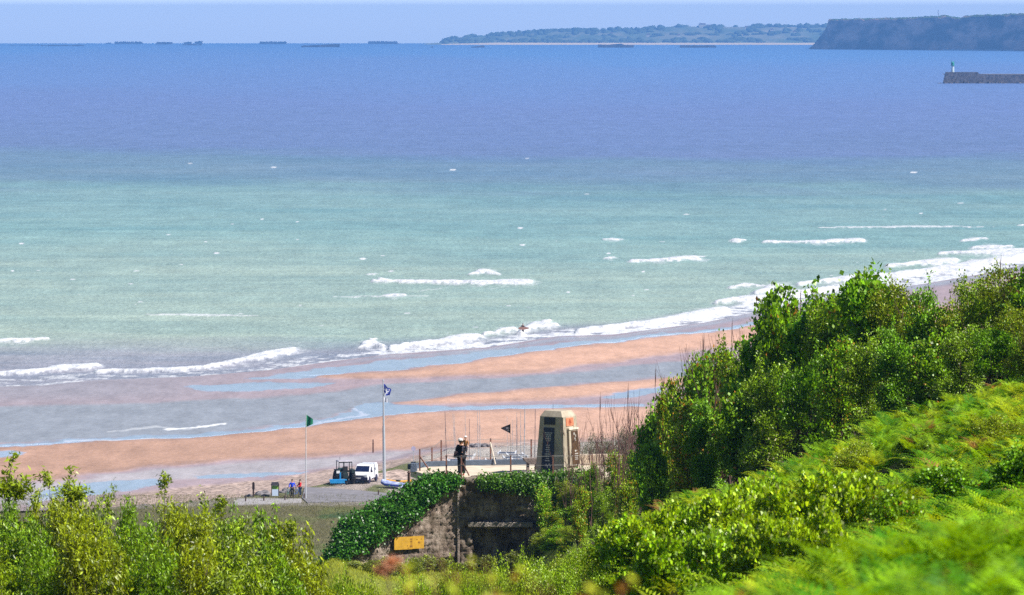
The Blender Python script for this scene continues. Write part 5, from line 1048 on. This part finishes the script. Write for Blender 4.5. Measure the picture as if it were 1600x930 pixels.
# ---- ivy: over the bank left of the bunker, and hanging over its roof
def ivy(name, pts_fn, n, L, base, label, seed, acc=.05, cl=26, cs=.13, mat=None):
    rs = np.random.default_rng(seed); P, Nr = pts_fn(n // cl, rs); cc = np.repeat(P, cl, axis=0); nr = np.repeat(Nr, cl, axis=0); C0 = cc + rs.normal(size=cc.shape) * cs; A = unit(nr * .5 + rs.normal(size=cc.shape) * .6 + np.array([0, 0, .15])); k = rs.uniform(.6, 1.3, len(C0))
    V, Q = leaves_mesh(C0, A, L * k, L * .85 * k, rs, .12); e = empty(name, (0, 0, 0), 0, label, 'ivy')
    np_mesh('leaves', V, Q, mat or mgloss, e, attrs={'tint': ('POINT', leafcols(len(C0), base, rs, dv=.35, accent=(.24, .32, .20), acc=acc, per=np.repeat(.65 + .6 * rs.random(len(P)), cl)))}); return e, P
IA = np.array([(712, 750), (690, 746), (665, 747), (645, 758), (620, 770), (590, 787), (560, 802), (540, 812), (528, 826), (522, 846), (512, 866), (498, 886)], float)   # upper outline
IB = np.array([(716, 752), (706, 758), (692, 766), (676, 782), (655, 803), (634, 818), (614, 829), (590, 845), (568, 855), (548, 868), (534, 880), (512, 892)], float)   # lower edge on the wall
def bank_pts(n, rs):
    t_ = rs.random(n) * (len(IA) - 1); i = t_.astype(int); f_ = (t_ - i)[:, None]; a = IA[i] * (1 - f_) + IA[np.minimum(i + 1, 11)] * f_; b_ = IB[i] * (1 - f_) + IB[np.minimum(i + 1, 11)] * f_
    s_ = rs.random(n)[:, None]; px = a + (b_ - a) * s_ + rs.normal(size=(n, 2)) * 2.0; P = []
    for (u, v), q in zip(px, s_[:, 0]):
        y0 = wing_y(px2x(u, 241)); bul = math.sin(math.pi * min(1, max(0, q))) ; lump = vnoise(np.array([u / 16]), np.array([v / 16]), 77)[0]
        y = y0 + 1.6 * (1 - q) - .35 - .9 * (lump - .4) * bul; P.append(tuple(at_y(u, v, y)))
    P = np.array(P); return P, np.tile(np.array([.1, -.75, .6]), (n, 1))
e_iv, _P = ivy('ivy_bank', bank_pts, 30000, .115, (.065, .22, .018), 'dark glossy ivy with pale leaves smothering the bank left of the bunker', 61, acc=.03)
mb = MB(); sect = []                                   # the earth bank the ivy grows on
for i in range(12):
    u, v = IA[i]; u2, v2 = IB[i]; y0 = wing_y(px2x(u2, 241)); a = at_y(u + 3, v + 9, y0 + 2.3); c_ = at_y(u2 - 1, v2 - 2, y0 + .55); m_ = at_y((u + u2) / 2, (v + v2) / 2 + 2, y0 + 1.1); d_ = Vector((a.x, y0 + 3.9, 19)); f_ = Vector((c_.x, y0 + .8, 22)); mb.v += [tuple(f_), tuple(c_), tuple(m_), tuple(a), tuple(d_)]
for i in range(11):
    for k in range(4): mb.f.append((i * 5 + k, (i + 1) * 5 + k, (i + 1) * 5 + k + 1, i * 5 + k + 1))
mb.build('bank', paint('bank_earth', (.035, .03, .018), .95, var=.4), e_iv)
def roof_pts(n, rs):
    x = rs.uniform(-1.5, 4.2, n); hang = np.interp(x, [-1.5, -1.2, -.2, .8, 1.8, 2.8, 4.2], [.12, .35, .45, .55, 1.3, 2.4, 3.2]) * (.7 + .6 * vnoise(x * 2.1, x * 0 + .3, 12)); v = rs.random(n) ** 1.3
    top = rs.random(n) < .42; z = np.where(top, ZP - .16 + .10 * rs.random(n) + np.interp(x, [-1.5, 0, 1.6, 4], [-.08, .02, .14, .32]) * rs.random(n), ZP - .14 - hang * v); y = np.where(top, 241.75 + .5 * rs.random(n), 241.80 - .28 * np.sin(np.clip(v, 0, 1) * 2.6) - .2 * rs.random(n))
    return np.stack([x, y, z], -1), np.where(top[:, None], np.array([[0, -.2, 1.0]]), np.array([[0, -.9, .1]]))
ivy('hanging_ivy', roof_pts, 15000, .10, (.09, .22, .012), 'dark ivy spilling over the bunker roof below the memorial', 62, acc=.04, mat=mleaf)
rs = np.random.default_rng(5); paths = []
for i in range(26):
    x = rs.uniform(.6, 3.6); paths.append((bend((x, 241.6, ZP + .05), (x + rs.normal() * .5, 241.5, ZP - rs.uniform(.6, 2.6)), rs, 6, .3), np.linspace(.014, .006, 7)))
tag(stems_mesh(paths, 4).build('hanging_creeper', mgreytwig), 'thin grey creeper stems dangling over the dark bunker front', 'creeper')
# ---- left shrubs, narrow hanging leaves
PL = [make_shrub('leafy_shrub', s_, 2.6, 1.0, 330, 40, .085, .11, .034, c_, droop=.95, lobes=11, tufts=14, dv=.42, accent=(.42, .50, .25), acc=.04, up=.35, trunks=6, yv=.3, tuftr=.12, shell=.45) for s_, c_ in ((71, (.25, .36, .007)), (72, (.19, .34, .007)), (73, (.29, .36, .007)))]
lt = [(-50, 785), (0, 790), (60, 800), (108, 766), (150, 786), (200, 797), (250, 806), (285, 788), (330, 800), (375, 792), (420, 842), (455, 842), (482, 862), (505, 910)]
k_ = 0
for row, (yy_, add) in enumerate([(88, 0), (80, 34), (73, 66)]):
    for px in range(-40 + row * 22, 500 - row * 6, 62):
        top = np.interp(px, [q[0] for q in lt], [q[1] for q in lt]) - 16 + add + random.uniform(-6, 8); y = yy_ + random.uniform(-1.5, 1.5); x = (px - 800) / F * y; z = float(ground_z(x, y)) - .2; h = at_y(px, top, y).z - z
        place(PL[k_ % 3], x, y, z, random.uniform(0, 6.28), .62, h / PL[k_ % 3][1], 'yellow-green narrow-leaved shrub at lower left, %s in the %s row' % (ordw[len([q for q in range(-40 + row * 22, px, 62)])], ['back', 'middle', 'front'][row]), 'shrub', 'narrow-leaved shrubs at lower left'); k_ += 1
def make_shoot(seed, H=.9, L=.10, W=.03, base=(.28, .38, .012), n=260, sp=.16):
    rs = np.random.default_rng(seed); P = bend((0, 0, -.9), (.02, 0, H), rs, 5, .05); paths = [(P, np.linspace(.012, .004, 6))]; pts = []
    for k in range(9):
        s_ = P[-1] - np.array([0, 0, rs.uniform(0, .30) * H]); e_ = s_ + unit(rs.normal(size=3) + np.array([0, 0, .8])) * sp * rs.uniform(.6, 1.3); paths.append((bend(s_, e_, rs, 2), [.006, .005, .003])); pts += [e_, (s_ + e_) / 2]
    cc = np.repeat(np.array(pts), n // len(pts), axis=0); C0 = cc + rs.normal(size=cc.shape) * .045; A = rs.normal(size=cc.shape) + np.array([0, 0, .1]); k = rs.uniform(.6, 1.2, len(C0)); V, Q = leaves_mesh(C0, A, L * k, W * k, rs)
    root = bpy.data.objects.new('leafy_shoot', None); C.objects.link(root); np_mesh('leaves', V, Q, mleaf, root, attrs={'tint': ('POINT', leafcols(len(C0), base, rs, dv=.25))}); stems_mesh(paths, 4).build('stem', mbark, root); return root, H
SHT = [make_shoot(81), make_shoot(82, sp=.12), make_shoot(83, sp=.26, n=620)]
for i, (px, py, y, j, s_, lb) in enumerate([(73, 744, 84, 0, .8, 'bright lone leafy shoot standing above the lower left shrubs'), (255, 752, 84, 1, .85, 'bright thin shoot above the shrubs against the beach'), (12, 752, 83, 2, 1.35, 'big pale green leafy shoot at the left picture edge'), (107, 764, 83, 2, 1.0, 'rounded leafy shoot between the two bright left shoots'), (455, 822, 82, 0, .9, 'leafy shoot at the right end of the lower left shrubs'), (345, 788, 84, 1, .8, 'yellowish shoot leaning above the lower left shrubs')]):
    x = (px - 800) / F * y; z = at_y(px, py, y).z; place(SHT[j], x, y, z - .9 * s_, i * 1.7, s_, s_, lb, 'shoot')
# ---- shrubs and grass before the bunker
PC = [make_shrub('low_shrub', s_, 1.6, .9, 380, 40, .10, .050, .024, c_, lobes=10, tufts=26, dv=.35, up=.9, accent=(.5, .48, .22), acc=.04, yv=.6, tuftr=.10) for s_, c_ in ((91, (.30, .42, .010)), (92, (.25, .41, .010)))]
for i, (px, py, y) in enumerate([(480, 880, 92), (520, 896, 96), (560, 905, 97), (665, 896, 104), (705, 880, 102), (748, 886, 100), (795, 890, 98), (838, 866, 96), (880, 856, 92), (920, 852, 88), (958, 858, 84), (700, 902, 86), (805, 898, 84), (890, 886, 80), (640, 910, 100), (755, 900, 88), (850, 892, 84), (945, 882, 78)]):
    x = (px - 800) / F * y; z = float(ground_z(x, y)) - .3; h = at_y(px, py, y).z - z; place(PC[i % 2], x, y, z, i * 1.9, .62, h / PC[i % 2][1], 'small-leaved yellow-green shrub before the bunker, %s from the left' % ordw[i], 'shrub', 'low shrubs below the bunker')
PW = make_shrub('weed', 95, .9, .5, 70, 34, .06, .07, .035, (.22, .28, .03), lobes=6, tufts=14, dv=.4, accent=(.45, .45, .35), acc=.10, tuftr=.09)
for i, (px, py, y) in enumerate([(556, 888, 238.2), (578, 876, 238.4), (600, 872, 238.8), (622, 878, 239.0), (645, 872, 239.3), (668, 868, 239.8), (690, 872, 240.2), (712, 880, 240.5), (735, 878, 240.6), (762, 868, 240.6), (800, 862, 240.4)]):
    x = (px - 800) / F * y; z = float(ground_z(x, y)); h = at_y(px, py, y).z - z; place(PW, x, y, z, i * 2.3, 1.1, max(.4, h / PW[1]), 'weedy tuft at the foot of the bunker wall, %s from the left' % ordw[i], 'weed', 'weeds along the foot of the bunker')
def blades(name, n, xy, L, base, seed, label, kind='stuff', w=.02):
    rs = np.random.default_rng(seed); x, y = xy(n, rs); z = ground_z(x, y) - .02; C0 = np.stack([x, y, z], -1); A = rs.normal(size=(n, 3)) * .35 + np.array([0, 0, 1.0]); k = rs.uniform(.5, 1.3, n); V, Q = leaves_mesh(C0, A, L * k, np.full(n, w), rs, .05)
    return tag(np_mesh(name, V, Q, mfern, attrs={'tint': ('POINT', leafcols(n, base, rs, dv=.35))}), label, kind=kind)
blades('grass', 30000, lambda n, rs: ((lambda y: ((rs.uniform(420, 760, n) - 800) / F * y, y))(rs.uniform(230, 246, n))), .16, (.36, .40, .03), 101, 'short sunlit grass below and left of the bunker')
blades('dune_grass', 52000, lambda n, rs: ((lambda y, p: ((p - 800) / F * y, y))(*(lambda q: (np.interp(q, [0, 1], [446, 500]) + 0 * q, rs.uniform(-100, 640, n)))(rs.random(n)))), .22, (.15, .155, .06), 102, 'dry brown grass on the flat in front of the road', w=.03)

# ---- bracken slope: ground cover nobody could count
def fern_template(seed, nfr=6, Lf=.62):
    rs = np.random.default_rng(seed); VV = []; T = []
    for f_ in range(nfr):
        a = rs.uniform(0, 6.28); d = np.array([math.cos(a), math.sin(a), 0]); up = np.array([0, 0, 1.]); L = Lf * rs.uniform(.7, 1.15); n = 15; el = rs.uniform(.9, 1.25); p = np.zeros(3); sd = np.cross(d, up)
        tw = rs.normal() * .5; tone = rs.uniform(.6, 1.3)
        for i in range(n):
            t_ = i / n; e_ = el - t_ ** 1.2 * rs.uniform(1.0, 1.5); ax = d * math.cos(e_) + up * math.sin(e_); p2 = p + ax * L / n * 1.25
            if i >= 3:
                pl_ = L * .42 * (1 - (t_ - .2) ** 1.0 * 1.15) * rs.uniform(.85, 1.1); nn_ = np.cross(ax, sd)
                for sg in (1, -1):
                    o_ = unit(sd * sg * .9 + ax * .42 + nn_ * (-.12 + .1 * tw * sg)); tip = p + o_ * pl_; m = p + o_ * pl_ * .5
                    w_ = ax * L / n * .70
                    VV.append([p - w_ * .35, m - w_ * .62, tip, m + w_ * .62]); T.append(tone)
            p = p2
        VV.append([p, p + sd * .012, p + ax * .05, p - sd * .012]); T.append(tone)
    return np.array(VV), np.array(T)
FT = [fern_template(200 + i) for i in range(7)]
rs = np.random.default_rng(300); Vs = []; Cs = []
def scatter_ferns(n, dlo, dhi, pfn, size, hue, lift=0.0):
    D = np.sqrt(rs.uniform(dlo ** 2, dhi ** 2, n)); lo, hi = pfn(D); px = lo + (hi - lo) * rs.random(n); x = (px - 800) / F * D; z = ground_z(x, D) + lift + (fbm(x * .8 + 9, D * .22, 321, 3) - .5) * 1.3 * np.clip(D / 60, .15, 1)
    patch = fbm(x * .9 + 40, D * .35, 310, 3); patch2 = fbm(x * 2.2 + 3, D * .8, 311, 3)
    for i in range(n):
        if patch2[i] < .45 or (46 < D[i] < 84 and px[i] < 1380 and rs.random() < .85): continue
        t_, tone = FT[rs.integers(7)]; a = rs.uniform(0, 6.28); s_ = size * rs.uniform(.7, 1.25) * (.75 + .5 * patch2[i]); ca, sa = math.cos(a), math.sin(a)
        q = t_.reshape(-1, 3) * s_; q = np.stack([q[:, 0] * ca - q[:, 1] * sa, q[:, 0] * sa + q[:, 1] * ca, q[:, 2]], -1); tilt = rs.normal(size=2) * .25; q[:, 0] += q[:, 2] * tilt[0]; q[:, 1] += q[:, 2] * tilt[1]
        Vs.append((q + np.array([x[i], D[i], z[i] + rs.uniform(-.05, .12)])).astype(np.float32))
        q_ = sst(.4, .62, patch[i]); base = np.array([.23, .44, .004]) * (1 - q_) + np.array([.37, .49, .006]) * q_
        if rs.random() < hue: base = np.array([.36, .20, .05])
        if rs.random() < .25: base = np.array([.08, .26, .004])
        c = base * tone[:, None] * (1 + .15 * rs.normal(size=(len(tone), 1))); Cs.append(np.repeat(np.clip(c, .004, .8), 4, axis=0).astype(np.float32))
edge_px = lambda D: np.interp(D, [15, 30, 60, 80, 110, 118], [1040, 1000, 1000, 960, 925, 940])
scatter_ferns(7600, 34, 118, lambda D: (edge_px(D), 1690 + 0 * D), .62, .05)
nfar = len(Vs)
scatter_ferns(700, 10.5, 34, lambda D: (np.interp(D, [10, 34], [1060, 1020]), 1760 + 0 * D), .62, .05)
scatter_ferns(420, 11, 17, lambda D: (np.interp(D, [9, 15], [1130, 1120]), 1760 + 0 * D), .34, .03, .60)
V = np.concatenate(Vs); Cc = np.concatenate(Cs)
tag(np_mesh('bracken', V, np.arange(len(V)).reshape(-1, 4), mfern, attrs={'tint': ('POINT', Cc)}), 'bright green bracken covering the slope at lower right', kind='stuff')
# ---- brambles on the slope
PBR = [make_shrub('bramble', s_, 1.0, .95, 190, 44, .06, .062, .056, c_, lobes=9, tufts=8, dv=.38, up=.35, accent=(.45, .52, .20), acc=.05, flat=1.0, yv=.6, tuftr=.08, low=.2) for s_, c_ in ((111, (.33, .50, .006)), (112, (.27, .47, .006)))]
for i, (px, py, y, s_) in enumerate([(960, 824, 84, .8), (1010, 812, 78, .9), (1050, 792, 72, .8), (1095, 782, 68, .9), (1150, 770, 66, .9), (1205, 752, 68, .8), (1260, 748, 64, .8), (1310, 738, 66, .8), (1360, 742, 60, .7), (1120, 830, 54, .65), (1200, 812, 52, .6), (1050, 838, 58, .7), (1290, 800, 50, .55)]):
    x = (px - 800) / F * y; z = float(ground_z(x, y)) - .1; h = at_y(px, py, y).z - z; place(PBR[i % 2], x, y, z, i * 1.3, s_, max(.45, min(1.6, h / PBR[i % 2][1])), 'yellow-green bramble mound on the bracken slope, %s from the left' % ordw[[0, 1, 2, 4, 6, 8, 9, 11, 12, 5, 7, 3, 10][i]], 'bramble', 'bramble mounds on the slope')
for i, (px, py, y, s_, k, lb) in enumerate([(1440, 672, 92, .55, 'f', 'low olive bush growing in the bracken below the hedge'), (1560, 650, 84, .6, 'f', 'small olive bush at the right edge of the bracken'), (1500, 730, 62, .42, 'b', 'dark broad-leaved bush in the bracken at right'), (1405, 770, 52, .35, 'b', 'dark broad-leaved sapling right of the brambles'), (1590, 700, 60, .45, 'b', 'dark leafy bush cut by the right picture edge'), (1330, 690, 92, .5, 'f', 'olive bush on the crest of the bracken slope')]):
    x = (px - 800) / F * y; z = float(ground_z(x, y)) - .15; h = at_y(px, py, y).z - z; _p = KD[k][1][i % 2]; place(_p, x, y, z, i * 1.3, s_ * .8, max(.12, h / _p[1]), lb, 'bush')
# ---- out-of-focus sprays close to the lens
def make_spray(seed, base, accent, n=26, L=.04, reach=.22):
    rs = np.random.default_rng(seed); paths = []; pts = []; 
    for k in range(3):
        e_ = np.array([rs.uniform(-reach, reach), rs.normal() * .06, rs.uniform(.10, .26)]); P = bend((rs.normal() * .03, 0, -.35), e_, rs, 6, .12); paths.append((P, np.linspace(.0035, .0016, 7)))
        for q in P[2:]: pts.append(q)
    pts = np.array(pts); cc = pts[rs.integers(len(pts), size=n)]; C0 = cc + rs.normal(size=cc.shape) * .008; A = rs.normal(size=cc.shape) + np.array([0, -.2, .3]); k = rs.uniform(.7, 1.2, n); V, Q = leaves_mesh(C0, A, L * k, L * .62 * k, rs)
    root = bpy.data.objects.new('bramble_spray', None); C.objects.link(root); np_mesh('leaves', V, Q, mleaf, root, attrs={'tint': ('POINT', leafcols(n, base, rs, dv=.3, accent=accent, acc=.4))}); stems_mesh(paths, 5).build('stem', paint('red_stem', (.28, .09, .05), .6), root); return root, .26
SP = [make_spray(121, (.42, .46, .02), (.50, .26, .05)), make_spray(122, (.36, .42, .02), (.55, .26, .08), 34), make_spray(123, (.48, .50, .03), (.38, .16, .05), 18)]
for i, (px, py, y, j, s_) in enumerate([(748, 866, 6.6, 2, .50), (795, 842, 6.8, 2, .42), (770, 876, 7.2, 0, .55), (830, 878, 6.6, 1, .6), (880, 874, 6.9, 1, .6), (930, 888, 6.4, 0, .62), (980, 898, 7.0, 1, .62), (715, 862, 7.0, 0, .4), (860, 900, 6.2, 0, .7), (1020, 903, 6.6, 2, .6), (1070, 908, 6.8, 1, .65), (905, 905, 6.0, 2, .7), (1120, 900, 7.2, 0, .65)]):
    x = (px - 800) / F * y; z = at_y(px, py, y).z; place(SP[j], x, y, z - .25 * s_, random.uniform(-.6, .6), s_, s_, 'blurred bramble spray near the lens, %s from the left' % ordw[[1, 3, 2, 4, 6, 8, 9, 0, 5, 10, 11, 7, 12][i]], 'bramble', 'out-of-focus bramble sprays in front')
rs2 = np.random.default_rng(9); n = 420; tt_ = rs2.random(n); C0 = np.stack([rs2.normal(size=n) * .007 + (tt_ - .5) * .03, rs2.normal(size=n) * .008, tt_ * .030], -1); V, Q = leaves_mesh(C0, rs2.normal(size=(n, 3)) * .5 + np.array([-.2, 0, .6]), np.full(n, .014), np.full(n, .004), rs2)
pp = at_y(606, 884, 10.5); e = empty('grass_plume', (pp.x, pp.y, pp.z - .02), 0, 'blurred pinkish grass plume close to the lens', 'grass plume'); np_mesh('plume', V, Q, mleaf, e, attrs={'tint': ('POINT', leafcols(n, (.60, .28, .15), rs2, dv=.2))}); MB().tube([(0, 0, .01), (.005, 0, -.1), (0, 0, -.5)], [.0015, .002, .0025], 5).build('stem', mtwig, e)
for o in list(bpy.data.objects):
    if 'used' in o: del o['used']
# ------------------------------------------------------------------ the air
mh = bpy.data.materials.new('haze_air'); mh.use_nodes = True; t = mh.node_tree
t.nodes.remove(t.nodes['Principled BSDF']); pv = t.nodes.new('ShaderNodeVolumePrincipled'); t.links.new(pv.outputs[0], t.nodes['Material Output'].inputs['Volume'])
pv.inputs['Color'].default_value = (0.17, 0.43, 1.0, 1); pv.inputs['Density'].default_value = 7.2e-5; pv.inputs['Anisotropy'].default_value = 0.0
hz = MB().box((0, 13250, 25), (30000, 28500, 240)).build('haze', mh)
tag(hz, 'pale blue sea haze', kind='stuff')
